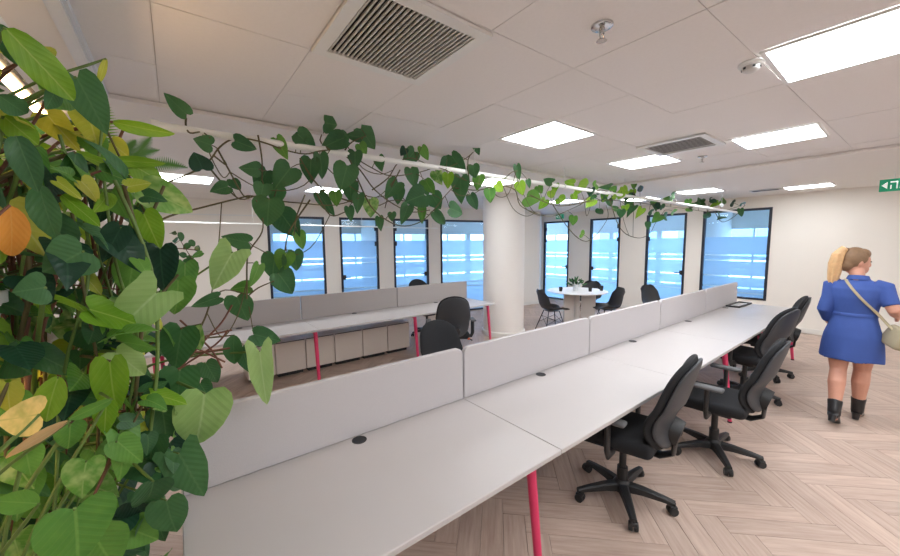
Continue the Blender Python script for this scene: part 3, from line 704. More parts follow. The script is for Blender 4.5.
# legs: left one trails, right one leads
KN = {1: Vector((-.06, .062, .48)), -1: Vector((.10, -.068, .48))}; AN = {1: Vector((-.25, .035, .135)), -1: Vector((.115, -.062, .105))}
for sg in (1, -1):
    hip = Vector((-.005, sg*.082, .84)); kn, an = KN[sg], AN[sg]
    limb(b, [hip, hip.lerp(kn, .35), hip.lerp(kn, .75), kn, kn.lerp(an, .3)+Vector((-.018, 0, 0)), kn.lerp(an, .6)+Vector((-.006, 0, 0)), an], [.096, .092, .07, .058, .062, .05, .036])
    b.tube([an+Vector((-.04, 0, -.05)), an+Vector((.05, 0, -.06)), an+Vector((.14, -sg*.0, -.085))], [.034, .034, .022], 10)
# arms
SL = Vector((-.01, .152, 1.28)); EL = Vector((-.055, .180, 1.05)); WLr = Vector((.09, .172, .90))
SR_ = Vector((-.01, -.152, 1.28)); ER = Vector((-.06, -.232, 1.09)); WRr = Vector((.15, -.235, 1.02))
for (a_, e_, w_) in ((SL, EL, WLr), (SR_, ER, WRr)):
    limb(b, [a_, a_.lerp(e_, .5), e_, e_.lerp(w_, .4), w_], [.058, .05, .042, .042, .027])
    d = (w_-e_).normalized(); sd = Vector((0, -1 if w_.y > 0 else 1, 0)); up = Vector((0, 0, 1))
    b.ell(w_+d*.05, .048, .016, .04, 12, 8)
    for k, ln in enumerate((.062, .07, .066, .05)):
        st_ = w_+d*.085+up*(.027-.018*k); b.tube([st_, st_+d*ln*.5+sd*.006, st_+d*ln*.8+sd*.025], [.0095, .009, .007], 8)
    th = w_+d*.03+up*.03; b.tube([th, th+d*.025+up*.022+sd*.012, th+d*.05+up*.03+sd*.02], [.011, .010, .008], 8)
body = remeshed(b, 'body', 'skin', PERSON, .007, 3)
# eyes
for sg in (-1, 1): MB().ell(hp(.083, sg*.032, .012), .010, .013, .007, 10, 8, HQ).build('eye', 'eye', PERSON, 60)
# dress: fitted jacket-like bodice, sleeves, flared skirt
d = MB(); secs = []
for (z, rx, ry, cx_) in ((.60, .185, .212, .0), (.66, .178, .208, .0), (.74, .165, .202, -.005), (.82, .15, .19, -.012), (.90, .135, .168, -.012), (.985, .118, .146, -.008), (1.04, .112, .142, -.008), (1.10, .118, .150, -.01), (1.18, .125, .165, -.012), (1.26, .112, .178, -.015), (1.305, .085, .165, -.012), (1.335, .06, .09, -.005), (1.355, .055, .065, .0)):
    secs.append([Vector((cx_+rx*math.cos(2*math.pi*k/32)*(1+.0), ry*math.sin(2*math.pi*k/32), z+(.012*math.sin(5*2*math.pi*k/32) if z < .61 else 0))) for k in range(32)])
d.loft(secs)
d.tube([SL+Vector((0, -.05, .02)), SL+Vector((0, .012, .0)), SL.lerp(EL, .5), EL+Vector((0, .01, 0)), EL.lerp(WLr, .7)], [.055, .064, .058, .054, .046], 16)
d.tube([SR_+Vector((0, .05, .02)), SR_+Vector((0, -.012, .0)), SR_.lerp(ER, .45), SR_.lerp(ER, .8)], [.055, .065, .06, .055], 16)
dress = remeshed(d, 'dress', 'dress', PERSON, .008, 3)
MB().loft([[Vector((-.008+rx*math.cos(2*math.pi*k/32), ry*math.sin(2*math.pi*k/32), z)) for k in range(32)] for (z, rx, ry) in ((1.0, .114, .142), (1.01, .1195, .1475), (1.03, .118, .1465), (1.04, .110, .138))]).build('waist_band', 'dress', dress, 60)
MB().loft([[Vector((.003+rx*math.cos(2*math.pi*k/24), ry*math.sin(2*math.pi*k/24), z+.012*math.cos(2*math.pi*k/24)*-1)) for k in range(24)] for (z, rx, ry) in ((1.335, .075, .082), (1.355, .068, .073), (1.375, .062, .066), (1.37, .055, .059))]).build('collar', 'dress', dress, 60)
# boots
for sg in (1, -1):
    an = AN[sg]; m = MB(); kn = KN[sg]; up = (kn-an).normalized()
    pitch = R_(24) if sg == 1 else R_(4)
    m.tube([an+up*.10, an+up*.05, an, an+Vector((.0, 0, -.035))], [.053, .048, .046, .045], 14)
    Mr = Matrix.Rotation(pitch, 4, 'Y')
    def fp(x, y, z): return an + (Mr @ Vector((x, y, z)))
    m.tube([fp(-.035, 0, -.035), fp(.03, 0, -.05), fp(.09, 0, -.072), fp(.15, 0, -.083), fp(.175, 0, -.087)], [(.038, .038), (.040, .036), (.040, .025), (.034, .017), (.018, .012)], 14)
    bo = remeshed(m, 'boot', 'boot', PERSON, .007, 2)
    m = MB().tube([fp(-.045, 0, -.045), fp(-.05, 0, -.104)], [(.03, .026), (.022, .02)], 12); m.build('heel', 'boot', bo, 40)
# hair
h = MB(); h.ell(hp(-.018, 0, .022), .098, .086, .112, 20, 14, HQ); h.ell(hp(-.06, 0, -.03), .055, .068, .07, 16, 10, HQ); h.ell(hp(.03, 0, .075), .055, .066, .052, 14, 10, HQ)
remeshed(h, 'hair', 'hair_root', PERSON, .006, 3)
t = MB(); q = [hp(-.075, .0, .08), hp(-.112, .0, .098), hp(-.138, .0, .05), hp(-.135, .01, -.04), hp(-.122, .018, -.13), hp(-.118, .02, -.21), hp(-.12, .02, -.27)]
t.tube(q, [.026, .036, .042, .044, .038, .024, .006], 16)
for k in range(9):
    a = k*2.4; off = Vector((math.cos(a), math.sin(a), 0))*.034
    t.tube([q[1]+off*.5, q[2]+off, q[3]+off*1.15, q[4]+off*1.1, q[5]+off*.9+Vector((0, 0, -.02*(k % 3)))], [.013, .014, .014, .011, .004], 8)
pt = remeshed(t, 'ponytail', 'hair_blond', PERSON, .006, 2)
MB().tube([hp(-.082, 0, .085), hp(-.098, 0, .087)], [.033, .033], 16).build('hair_tie', 'hair_root', pt, 40)
# shoulder bag on her right hip
bagr = empty('shoulder_bag', (4.98, .285, 0), R_(-4), 'beige shoulder bag with long strap at the woman’s hip', 'bag')
bm_ = bmesh.new(); bmesh.ops.create_cube(bm_, size=1)
for v in bm_.verts: v.co = Vector((v.co.x*.25*(1 if v.co.z < 0 else .86), v.co.y*.10*(1 if v.co.z < 0 else .5), v.co.z*.18))
bmesh.ops.bevel(bm_, geom=bm_.edges[:], offset=.028, segments=3, profile=.5, affect='EDGES')
BM_ = Matrix.Translation((-.085, -.262, .868)) @ Matrix.Rotation(R_(14), 4, 'X') @ Matrix.Rotation(R_(30), 4, 'Z')
MB().frombm(bm_, BM_).build('pouch', 'bag', bagr, 50)
MB().rbox(-.09, .09, -.05, -.036, -.02, .075, .006, 2, m=BM_).build('flap', 'bag', bagr, 50)
sp_ = []
for i in range(25):
    u = i/24; y = .07+(-.235-.07)*u; z = 1.345+(.925-1.345)*u
    # keep the strap on the back of the dress
    zs = [(q_[0], q_[1], q_[2], q_[3]) for q_ in ((.90, .135, .168, -.012), (.985, .118, .146, -.008), (1.04, .126, .154, -.008), (1.10, .118, .150, -.01), (1.18, .125, .165, -.012), (1.26, .112, .178, -.015), (1.305, .085, .165, -.012), (1.345, .07, .09, -.005))]
    for a_, b_ in zip(zs, zs[1:]):
        if a_[0] <= z <= b_[0] or (a_ is zs[0] and z < a_[0]): f_ = max(0, min(1, (z-a_[0])/(b_[0]-a_[0]))); rx, ry, c_ = [a_[k]+(b_[k]-a_[k])*f_ for k in (1, 2, 3)]
    yy = max(-.96, min(.96, y/ry)); x = c_-rx*math.sqrt(1-yy*yy)-.012
    if y < -ry*.9: x = min(x, -.07)
    sp_.append((x, y, z))
MB().tube(sp_, [(.012, .004)]*25, 8).build('strap', 'bag', bagr, 60)
MB().tube([(-.055, -.245, .925), (-.055, -.262, .915)], [.013, .013], 10).build('ring', 'chrome', bagr, 40)

# ================================================================== PIPE, PLANTS
PY, PZ = 2.655, 2.385
pipe = empty('ceiling_pipe', (0, PY, PZ), 0, 'long white pipe under the ceiling carrying the trailing vine', 'pipe')
_pe = hit(738, 212.5, 0, 8.75)
MB().tube([(-.05, 0, 0), (3, -.01, 0), (6, -.04, 0), (_pe.x, _pe.y-PY, _pe.z-PZ)], .022, 16).build('pipe_run', 'pipe_white', pipe, 50)
MB().tube([(-.056, 0, 0), (-.02, 0, 0)], .031, 16).build('end_cap', 'pipe_white', pipe, 50)
for k in range(6):
    x = .9+1.45*k; y = -.01*min(1, x/3)-.03*max(0, (x-3)/3) if x < 6 else -.04+(_pe.y-PY+.04)*(x-6)/(_pe.x-6)
    hg = MB().cyl(x, y, .02, ZC-PZ-.003, .004, 8).build('hanger_rod', 'white_metal', pipe)
    MB().tube([(x-.012, y, 0), (x+.012, y, 0)], .031, 16).build('clamp', 'white_metal', hg, 50)

# second thin suspended rail in front of the left doors
rail = empty('cable_rail', (0, 6.3, 2.035), 0, 'thin white rail hanging in front of the left glass door tops', 'rail')
MB().rbox(-1.0, 4.55, -.012, .012, 0, .022, .004, 1).build('rail_bar', 'pipe_white', rail)
for x in (-.8, 1.0, 2.8, 4.4): MB().cyl(x, 0, .03, ZG+.033-2.035, .004, 8).build('hanger_rod', 'white_metal', rail)

# ---- leaf meshes (unit length along +Y, unit width)
OUTL = {'heart': [(0, .02), (.14, -.10), (.31, -.12), (.44, -.02), (.5, .15), (.475, .34), (.39, .54), (.26, .73), (.12, .89), (0, 1)],
        'arrow': [(0, .02), (.16, -.15), (.33, -.23), (.43, -.15), (.40, .0), (.40, .20), (.37, .42), (.26, .66), (.12, .88), (0, 1)],
        'lance': [(0, 0), (.16, .03), (.32, .12), (.44, .27), (.5, .45), (.47, .62), (.36, .79), (.2, .92), (.08, .98), (0, 1)]}
MIDR = {'heart': [.02, .05, .10, .17, .26, .38, .52, .68, .85, 1], 'arrow': [.02, .04, .08, .14, .24, .36, .5, .67, .85, 1], 'lance': [0, .06, .14, .26, .40, .55, .70, .83, .93, 1]}
def leaf_mesh(name, kind, curl, fold, wave, seed):
    q = random.Random(seed); ph = q.random()*6; vs = []; fs = []
    for i, ((ex, ey), my) in enumerate(zip(OUTL[kind], MIDR[kind])):
        for x in (-1, -.6, 0, .6, 1):
            w = ex*abs(x); y = my+(ey-my)*abs(x)**1.3
            z = -curl*max(0, y)**2+fold*w-.55*fold*w*w/.5+(wave*math.sin(7*y+ph+2*x)*abs(x)**2 if ex else 0)
            vs.append((math.copysign(w, x) if x else 0, y, z))
    for i in range(9):
        for j in range(4): fs.append((i*5+j, i*5+j+1, (i+1)*5+j+1, (i+1)*5+j))
    me = bpy.data.meshes.new(name); me.from_pydata(vs, [], fs)
    me.polygons.foreach_set('use_smooth', [True]*len(me.polygons)); me.materials.append(MATS['leaf_mid']); return me
LEAF = {k: [leaf_mesh('leaf', k, c, f, w, 11*n+len(k)) for n, (c, f, w) in enumerate(((.16, .25, .02), (.30, .38, .03), (.08, .15, .035), (.42, .5, .025)))] for k in ('heart', 'arrow', 'lance')}
lr = random.Random(42)
def put_leaf(root, P, T, wid, mname, kind='heart', tilt=None, face=None, var=None):
    """leaf from base P to tip T (room coordinates), wid metres across"""
    P, T = Vector(P), Vector(T); D = T-P; ln = D.length; D.normalize()
    N0 = face if face is not None else (CAM-P).normalized()
    N0 = (N0-D*D.dot(N0)).normalized()
    a = R_(lr.uniform(-38, 38) if tilt is None else tilt); N0 = Matrix.Rotation(a, 3, D) @ N0
    X = D.cross(N0)
    M = Matrix(((X.x, D.x, N0.x, P.x), (X.y, D.y, N0.y, P.y), (X.z, D.z, N0.z, P.z), (0, 0, 0, 1))) @ Matrix.Diagonal((wid, ln, ln, 1))
    me = LEAF[kind][lr.randrange(4) if var is None else var]
    o = link('leaf', me, root, Matrix.Translation(-root.location) @ M)
    o.material_slots[0].link = 'OBJECT'; o.material_slots[0].material = MATS[mname]
    return o
def atY(px, py, Y): return hit(px, py, 1, Y)
def px_leaf(root, cx_, cy_, w, ln, ang, mname, Y, kind='heart', dy=None, tilt=None, var=None):
    a = R_(ang); dx, dyp = math.cos(a)*ln/2, math.sin(a)*ln/2
    P = atY(cx_-dx, cy_-dyp, Y); T = atY(cx_+dx, cy_+dyp, Y+(lr.uniform(-.04, .04) if dy is None else dy))
    put_leaf(root, P, T, w*depth(P)/F_PX*(1.0 if kind == 'heart' else 1.0), mname, kind, tilt, var=var); return P
def plY(px, Y):
    d = ROT @ _ray(px, 205); return min(Y, 8.7*d.y/d.x) if d.x > .1 else Y
def smooth_path(pts, sub=4):
    pts = [Vector(p) for p in pts]
    if len(pts) < 3: return pts
    out = []
    for i in range(len(pts)-1):
        p0, p1, p2, p3 = pts[max(0, i-1)], pts[i], pts[i+1], pts[min(len(pts)-1, i+2)]
        for k in range(sub):
            t = k/sub; out.append(.5*((2*p1)+(p2-p0)*t+(2*p0-5*p1+4*p2-p3)*t*t+(3*p1-p0-3*p2+p3)*t**3))
    return out+[pts[-1]]
def rel(root, pts): return [Vector(p)-root.location for p in pts]

# ---- trailing vine on the pipe
vine = empty('pothos_vine', (.0, PY, PZ), 0, 'green heart-leaved vine trailing along the white ceiling pipe', 'plant')
VP = []
def vine_px(pts, r=.006, mname='stem'):
    P = [atY(x, y, plY(x, PY+lr.uniform(-.07, .05))) for (x, y) in pts]; Q = smooth_path(P); VP.extend(Q)
    MB().tube(rel(vine, Q), [r*(1-.4*i/len(Q)) for i in range(len(Q))], 6).build('stem', mname, vine, 60)
for pts in ([(120, 250), (143, 230), (170, 216), (200, 208), (240, 198), (252, 196), (280, 201), (300, 203), (335, 205), (365, 196)],
            [(166, 183), (195, 171), (210, 160), (218, 149), (228, 141), (240, 138), (262, 142), (285, 150), (305, 154), (320, 151), (338, 150), (352, 156), (372, 168), (392, 176), (420, 172), (440, 168), (465, 180), (490, 187)],
            [(218, 150), (230, 172), (243, 195), (250, 197)], [(208, 166), (225, 186), (240, 199), (255, 196)], [(213, 155), (226, 165), (224, 160)],
            [(345, 155), (360, 170), (375, 190), (395, 205), (412, 212), (430, 210)],
            [(350, 160), (370, 205), (390, 222), (405, 226), (420, 222), (432, 212), (445, 196), (455, 185)],
            [(372, 190), (388, 178), (398, 163), (412, 158), (430, 166)], [(300, 158), (318, 185), (345, 200), (375, 206), (395, 200), (425, 205)],
            [(455, 188), (480, 190), (500, 182), (512, 172), (519, 171)], [(470, 186), (468, 160), (476, 150)],
            [(500, 185), (515, 190), (520, 205), (535, 213), (548, 216), (560, 214), (590, 200)],
            [(530, 195), (560, 206), (600, 200), (640, 203), (680, 208), (715, 212), (740, 206)],
            [(553, 205), (566, 225), (578, 238), (588, 241), (598, 233), (608, 217), (606, 205)],
            [(610, 200), (617, 222), (626, 234), (640, 238), (650, 233), (656, 222), (665, 210)],
            [(715, 212), (722, 222), (735, 216), (745, 205)], [(580, 205), (590, 196), (600, 190), (615, 194), (640, 199), (660, 206)],
            [(345, 150), (352, 142), (366, 136)], [(330, 150), (320, 140), (328, 126)],
            [(247, 299), (247, 263), (250, 250), (262, 232), (262, 215), (256, 200)], [(247, 297), (258, 288), (274, 281)], [(310, 200), (290, 230), (285, 250), (280, 275)], [(305, 195), (297, 215), (294, 235)],
            [(186, 118), (186, 126), (190, 133), (202, 132), (210, 138)], [(192, 345), (205, 318), (212, 300), (225, 290), (246, 294)],
            [(315, 190), (330, 215), (345, 212)], [(258, 135), (262, 160), (262, 180)], [(400, 170), (390, 190), (385, 208)]):
    vine_px(pts)
D_, M_, B_, P_, V_ = 'leaf_dark', 'leaf_mid', 'leaf_bright', 'leaf_deep', 'leaf_varieg'
VL = [(175, 103, 16, 32, 225, D_), (203, 142, 17, 18, 200, D_), (199, 160, 22, 20, 250, P_), (246, 145, 17, 24, 20, D_), (282, 149, 14, 24, 62, M_), (331, 124, 20, 13, 12, D_), (308, 143, 20, 28, 40, D_), (299, 141, 12, 14, 110, D_),
      (333, 142, 20, 22, 160, D_), (343, 134, 13, 15, 280, D_), (353, 136, 11, 14, 190, D_), (368, 139, 20, 26, 55, D_), (219, 189, 15, 19, 165, D_), (250, 169, 16, 17, 180, D_), (261, 180, 21, 22, 120, D_), (283, 177, 26, 24, 130, D_), (262, 192, 18, 16, 100, D_), (236, 186, 12, 15, 60, D_),
      (310, 171, 20, 24, 95, D_), (322, 167, 15, 26, 80, D_), (344, 178, 25, 26, 105, D_), (350, 192, 18, 20, 95, D_), (276, 197, 17, 20, 100, D_), (268, 213, 30, 28, 95, D_), (327, 205, 13, 28, 55, D_), (336, 199, 13, 15, 85, M_), (358, 203, 12, 18, 95, D_), (371, 208, 17, 17, 80, V_), (355, 160, 15, 17, 90, D_), (363, 150, 12, 14, 60, M_),
      (290, 226, 26, 32, 55, D_), (301, 241, 13, 18, 70, M_), (273, 268, 24, 26, 100, D_), (287, 284, 24, 28, 50, D_), (283, 262, 20, 20, 110, M_), (242, 310, 26, 28, 70, D_), (268, 338, 20, 30, 15, D_), (235, 240, 18, 28, 190, D_), (205, 302, 13, 30, 160, D_), (296, 262, 16, 22, 80, D_), (255, 276, 12, 24, 110, M_), (240, 288, 14, 20, 170, M_),
      (380, 164, 12, 15, 80, D_), (409, 158, 16, 17, 130, D_), (403, 152, 9, 9, 120, P_), (425, 154, 10, 16, 65, M_), (413, 178, 15, 20, 75, D_), (417, 173, 10, 9, 20, P_), (392, 189, 17, 18, 130, D_), (415, 198, 25, 20, 160, D_), (436, 202, 18, 17, 60, D_), (457, 211, 17, 16, 20, D_), (459, 166, 16, 26, 55, D_), (460, 190, 19, 26, 95, D_), (474, 172, 13, 14, 80, D_),
      (478, 183, 13, 15, 100, M_), (438, 178, 13, 14, 70, V_), (448, 181, 12, 15, 90, B_), (405, 214, 13, 18, 110, D_), (392, 217, 9, 9, 90, D_), (422, 215, 9, 16, 90, M_), (441, 220, 11, 22, 50, D_), (474, 203, 11, 18, 65, D_), (490, 196, 12, 14, 85, M_), (477, 149, 8, 14, 70, D_), (518, 173, 8, 16, 80, D_), (500, 188, 12, 11, 40, B_), (521, 189, 12, 14, 75, B_), (534, 199, 20, 16, 15, M_), (548, 181, 10, 9, 200, D_), (529, 184, 6, 9, 70, D_),
      (380, 224, 9, 14, 85, D_), (398, 196, 14, 16, 90, D_), (426, 189, 12, 16, 70, D_), (350, 214, 10, 14, 80, D_), (430, 188, 13, 18, 60, M_), (444, 165, 12, 13, 120, D_),
      (569, 183, 10, 10, 190, B_), (584, 186, 18, 12, 5, B_), (597, 184, 10, 9, 330, M_), (607, 187, 7, 8, 170, D_), (614, 188, 8, 7, 300, M_), (634, 186, 6, 7, 90, M_), (644, 187, 12, 9, 20, P_), (633, 193, 7, 7, 90, B_), (620, 196, 8, 8, 120, B_), (610, 203, 8, 8, 70, D_), (600, 213, 8, 9, 80, D_), (621, 214, 9, 9, 95, D_), (590, 203, 11, 9, 130, B_), (562, 200, 12, 9, 30, B_), (573, 221, 10, 10, 100, M_), (583, 234, 9, 5, 10, M_), (552, 195, 10, 9, 70, B_), (543, 204, 10, 10, 120, B_),
      (540, 190, 9, 9, 60, M_), (555, 188, 8, 8, 100, B_), (630, 205, 8, 8, 60, D_), (640, 212, 8, 8, 120, B_), (656, 205, 8, 7, 100, D_), (663, 208, 7, 7, 50, D_), (675, 195, 9, 8, 0, D_), (668, 199, 7, 7, 180, M_), (657, 218, 11, 9, 140, M_), (667, 217, 9, 7, 20, D_), (688, 203, 7, 7, 100, M_), (700, 201, 8, 6, 0, D_), (712, 199, 6, 5, 40, D_), (708, 217, 7, 8, 60, D_), (722, 215, 11, 8, 330, D_), (734, 203, 8, 6, 0, P_), (743, 205, 6, 5, 60, D_), (741, 213, 6, 9, 80, D_), (648, 226, 6, 8, 90, D_), (690, 211, 6, 7, 60, M_), (625, 190, 7, 8, 60, B_), (604, 197, 8, 8, 110, B_), (575, 197, 9, 8, 60, B_)]
for k in range(26):
    x = lr.uniform(590, 745); yp = 185+(x-540)*.13
    VL.append((x, yp+lr.uniform(-8, 14), lr.uniform(5, 9), lr.uniform(5, 9), lr.uniform(0, 360), lr.choice((D_, D_, M_, B_, P_))))
for k in range(18):
    q0 = lr.choice(VP); c_ = [v for v in VP if .25 < (v-q0).length < .7]
    if not c_: continue
    q1 = lr.choice(c_); dr = lr.uniform(.05, .22)
    Q = smooth_path([q0, q0.lerp(q1, .3)+Vector((0, 0, -dr*.8)), q0.lerp(q1, .7)+Vector((0, 0, -dr)), q1], 5)
    MB().tube(rel(vine, Q), .0035, 6).build('stem', 'stem', vine, 60)
pet = MB()
for (x, y, w, l_, a, mn) in VL:
    far = x > 495
    P = px_leaf(vine, x, y, w*(.98 if far else 1.02), l_*(.98 if far else 1.0), a, mn, plY(x, PY+lr.uniform(-.10, .06)), 'heart', tilt=lr.uniform(-24, 24))
    q = min(VP, key=lambda p: (p-P).length)
    if .01 < (q-P).length < .5: pet.tube(rel(vine, [q, q.lerp(P, .5)+Vector((0, 0, .25*(q-P).length*.3)), P]), [.0035, .003, .0025], 5)
pet.build('leaf_stalks', 'stem', vine, 60)['kind'] = 'stuff'

# ---- plant rack at the left with grow light and pots
RX0, RX1, RY0, RY1 = -.70, -.30, .62, 2.25
rack = empty('plant_rack', ((RX0+RX1)/2, (RY0+RY1)/2, 0), 0, 'white metal plant rack hidden inside the greenery', 'rack')
ro = rack.location
for x in (RX0, RX1):
    for y in (RY0, RY1): MB().rbox(x-ro.x-.017, x-ro.x+.017, y-ro.y-.017, y-ro.y+.017, 0, 2.25, .004, 1).build('post', 'white_metal', rack)
for x in (RX0, RX1): MB().rbox(x-ro.x-.012, x-ro.x+.012, RY0-ro.y, RY1-ro.y, 2.226, 2.25, .004, 1).build('top_rail', 'white_metal', rack)
for z in (.30, .86, 1.42): MB().rbox(RX0-ro.x-.015, RX1-ro.x+.015, RY0-ro.y-.015, RY1-ro.y+.015, z, z+.022, .004, 1).build('shelf', 'white_metal', rack)
TL = onl = None
def onz(px, py, z): return hit(px, py, 2, z)
a0, a1 = onz(-14, 58, 2.165), onz(52, 124, 2.165)
tx_ = (a0.x+a1.x)/2
gl = empty('grow_light', (tx_, (a0.y+a1.y)/2, 2.165), 0, 'bright linear grow lamp glowing among the upper leaves', 'lamp')
hl = (a1.y-a0.y)/2
MB().tube([(0, -hl, 0), (0, hl, 0)], .013, 14).build('tube', 'grow_emit', gl, 50)
MB().rbox(-.010, .010, -hl-.02, hl+.02, .022, .045, .004, 1).build('housing', 'shell', gl)
for sg in (-1, 1): MB().rbox(-.016, .016, sg*(hl+.012)-.012, sg*(hl+.012)+.012, -.018, .022, .004, 1).build('lamp_holder', 'white_metal', gl)
g2 = empty('grow_light', (-.45, 1.45, 1.395), 0, 'linear grow lamp under the middle rack shelf behind the leaves', 'lamp')
MB().tube([(0, -.5, -.03), (0, .5, -.03)], .013, 14).build('tube', 'grow_emit', g2, 50)
MB().rbox(-.03, .03, -.53, .53, -.015, .024, .005, 1).build('housing', 'white_metal', g2)

def plant(name, label, x, y, zshelf, potmat, pw=.13, ph=.17):
    r = empty(name, (x, y, zshelf+.0225), 0, label, 'plant', 'plants on the rack')
    MB().lathe([(.01, 0), (pw*.72, 0), (pw, ph*.86), (pw*1.06, ph*.86), (pw*1.06, ph), (pw*.94, ph), (pw*.9, ph*.9), (.01, ph*.9)], 24).build('pot', potmat, r, 40)
    MB().lathe([(.005, ph*.9), (pw*.88, ph*.9), (pw*.6, ph*.94), (.005, ph*.95)], 20).build('soil', 'soil', r, 60)
    return r
pA = plant('pothos_plant', 'bright green broad-leaved plant spilling from the top of the rack', -.42, 1.15, 1.42, 'white_metal')
pB = plant('philodendron', 'dark blue-green leaved plant in the middle of the rack', -.40, 1.55, .86, 'white_metal')
pC = plant('arrowhead_plant', 'pale arrow-leaved plant hanging over the desk corner', -.38, 1.95, .86, 'terracotta')
pD = plant('heartleaf_plant', 'mid-green heart-leaved plant at the bottom of the greenery', -.40, 1.12, .30, 'white_metal', .15, .26)
pE = plant('fern', 'fine feathery fern among the upper leaves', -.42, 1.72, 1.42, 'terracotta', .11, .15)
pF = plant('croton', 'plant with orange, cream and tan leaves at the left picture edge', -.42, .86, .86, 'terracotta', .12, .16)

# leaves that can be told apart in the photograph: (cx, cy, width, length, direction, material, Y distance, kind, plant)
KL = [(40, 64, 34, 100, 46, 'leaf_bright', .95, 'lance', pA), (92, 106, 34, 66, 62, 'leaf_dark', 1.05, 'heart', pA), (102, 72, 6, 28, 108, 'leaf_lime', 1.1, 'lance', pA), (142, 129, 14, 60, 14, 'leaf_bright', 1.35, 'lance', pA), (14, 106, 22, 40, 35, 'leaf_dark', .95, 'lance', pA),
      (73, 178, 22, 52, 96, 'leaf_dark', 1.15, 'lance', pA), (172, 201, 34, 60, 24, 'leaf_varieg', 1.3, 'heart', pC), (152, 232, 26, 42, 66, 'leaf_bright', 1.22, 'heart', pC), (111, 245, 25, 40, 120, 'leaf_deep', 1.1, 'heart', pB), (64, 262, 46, 44, 150, 'leaf_dark', 1.0, 'heart', pB), (161, 270, 32, 44, 88, 'leaf_deep', 1.2, 'heart', pB),
      (13, 234, 25, 58, 84, 'leaf_orange', .92, 'lance', pF), (137, 162, 12, 56, 4, 'leaf_bright', 1.3, 'lance', pA), (118, 177, 20, 36, 20, 'leaf_mid', 1.2, 'heart', pA), (222, 271, 38, 44, 120, 'leaf_pale', 1.5, 'arrow', pC), (130, 317, 50, 74, 138, 'leaf_pale', 1.05, 'arrow', pC), (132, 366, 30, 44, 40, 'leaf_pale', 1.05, 'heart', pC),
      (112, 392, 30, 62, 86, 'leaf_bright', 1.0, 'heart', pC), (90, 410, 12, 48, 154, 'leaf_mid', .95, 'lance', pC), (18, 418, 40, 44, 170, 'leaf_cream', .9, 'heart', pF), (201, 426, 50, 66, 96, 'leaf_pale', 1.12, 'heart', pC), (263, 382, 28, 62, 84, 'leaf_pale', 1.45, 'arrow', pC), (78, 538, 62, 60, 84, 'leaf_mid', .82, 'heart', pD), (104, 552, 48, 44, 60, 'leaf_mid', .86, 'heart', pD),
      (82, 480, 34, 40, 104, 'leaf_varieg', .92, 'heart', pD), (34, 440, 10, 82, 152, 'leaf_tan', .86, 'lance', pF), (130, 452, 26, 34, 40, 'leaf_mid', 1.0, 'heart', pD), (192, 476, 44, 52, 60, 'leaf_dark', 1.1, 'arrow', pB), (16, 502, 22, 46, 184, 'leaf_mid', .86, 'lance', pD), (28, 462, 26, 30, 80, 'leaf_mid', .9, 'heart', pD), (70, 438, 24, 28, 90, 'leaf_mid', .95, 'heart', pD),
      (105, 420, 20, 34, 95, 'leaf_bright', 1.0, 'heart', pD), (150, 452, 30, 36, 110, 'leaf_dark', 1.1, 'heart', pB), (170, 520, 36, 40, 80, 'leaf_dark', 1.05, 'heart', pB), (150, 500, 34, 38, 100, 'leaf_dark', 1.0, 'heart', pB), (178, 350, 34, 44, 100, 'leaf_dark', 1.3, 'heart', pB), (178, 392, 36, 44, 95, 'leaf_dark', 1.25, 'heart', pB), (150, 400, 34, 42, 100, 'leaf_deep', 1.2, 'heart', pB),
      (25, 160, 24, 50, 70, 'leaf_dark', .95, 'lance', pA), (44, 210, 24, 50, 80, 'leaf_dark', 1.0, 'lance', pB), (30, 290, 34, 30, 170, 'leaf_dark', .95, 'heart', pB), (60, 232, 30, 48, 60, 'leaf_dark', 1.1, 'lance', pB), (150, 175, 24, 34, 30, 'leaf_bright', 1.3, 'heart', pA), (185, 280, 24, 34, 90, 'leaf_mid', 1.35, 'heart', pC), (130, 280, 30, 36, 100, 'leaf_mid', 1.2, 'heart', pC),
      (178, 300, 30, 40, 90, 'leaf_mid', 1.3, 'heart', pC), (120, 205, 26, 34, 60, 'leaf_mid', 1.25, 'heart', pA), (8, 400, 24, 34, 90, 'leaf_lime', .95, 'heart', pF), (50, 400, 24, 50, 110, 'leaf_bright', 1.0, 'lance', pD), (196, 340, 16, 34, 110, 'leaf_varieg', 1.3, 'lance', pC), (212, 374, 20, 26, 60, 'leaf_dark', 1.45, 'heart', pB), (233, 350, 18, 30, 95, 'leaf_dark', 1.5, 'lance', pC), (246, 362, 16, 30, 75, 'leaf_dark', 1.5, 'heart', pC),
      (165, 425, 30, 34, 80, 'leaf_dark', 1.15, 'heart', pB), (205, 392, 18, 20, 60, 'leaf_dark', 1.4, 'heart', pB), (120, 150, 20, 26, 40, 'leaf_lime', 1.35, 'heart', pA), (60, 130, 26, 40, 50, 'leaf_lime', 1.3, 'heart', pA), (85, 140, 22, 30, 60, 'leaf_lime', 1.4, 'heart', pA), (20, 130, 24, 44, 40, 'leaf_bright', 1.05, 'lance', pA), (10, 45, 20, 50, 60, 'leaf_dark', .98, 'lance', pA)]
stk = {}
def anchor(root): return root.location+Vector((lr.uniform(-.06, .06), lr.uniform(-.06, .06), .16))
def add_stalk(root, P, mname='stem_green', r=.004, sag=.1):
    A = anchor(root); m = A.lerp(P, .55)+Vector((lr.uniform(-.05, .05), lr.uniform(-.05, .05), sag*(A-P).length))
    MB().tube(rel(root, smooth_path([A, m, P], 5)), [r*1.4]*5+[r]*5+[r*.7], 6).build('stem', mname, root, 60)
for k, (x, y, w, l_, a, mn, Y, kd, pl) in enumerate(KL):
    P = px_leaf(pl, x, y, w, l_, a, mn, Y, kd, tilt=lr.uniform(-22, 22))
    add_stalk(pl, P, lr.choice(('stem_green', 'stem', 'twig')) if k % 2 else 'stem_green', lr.uniform(.0025, .0045))
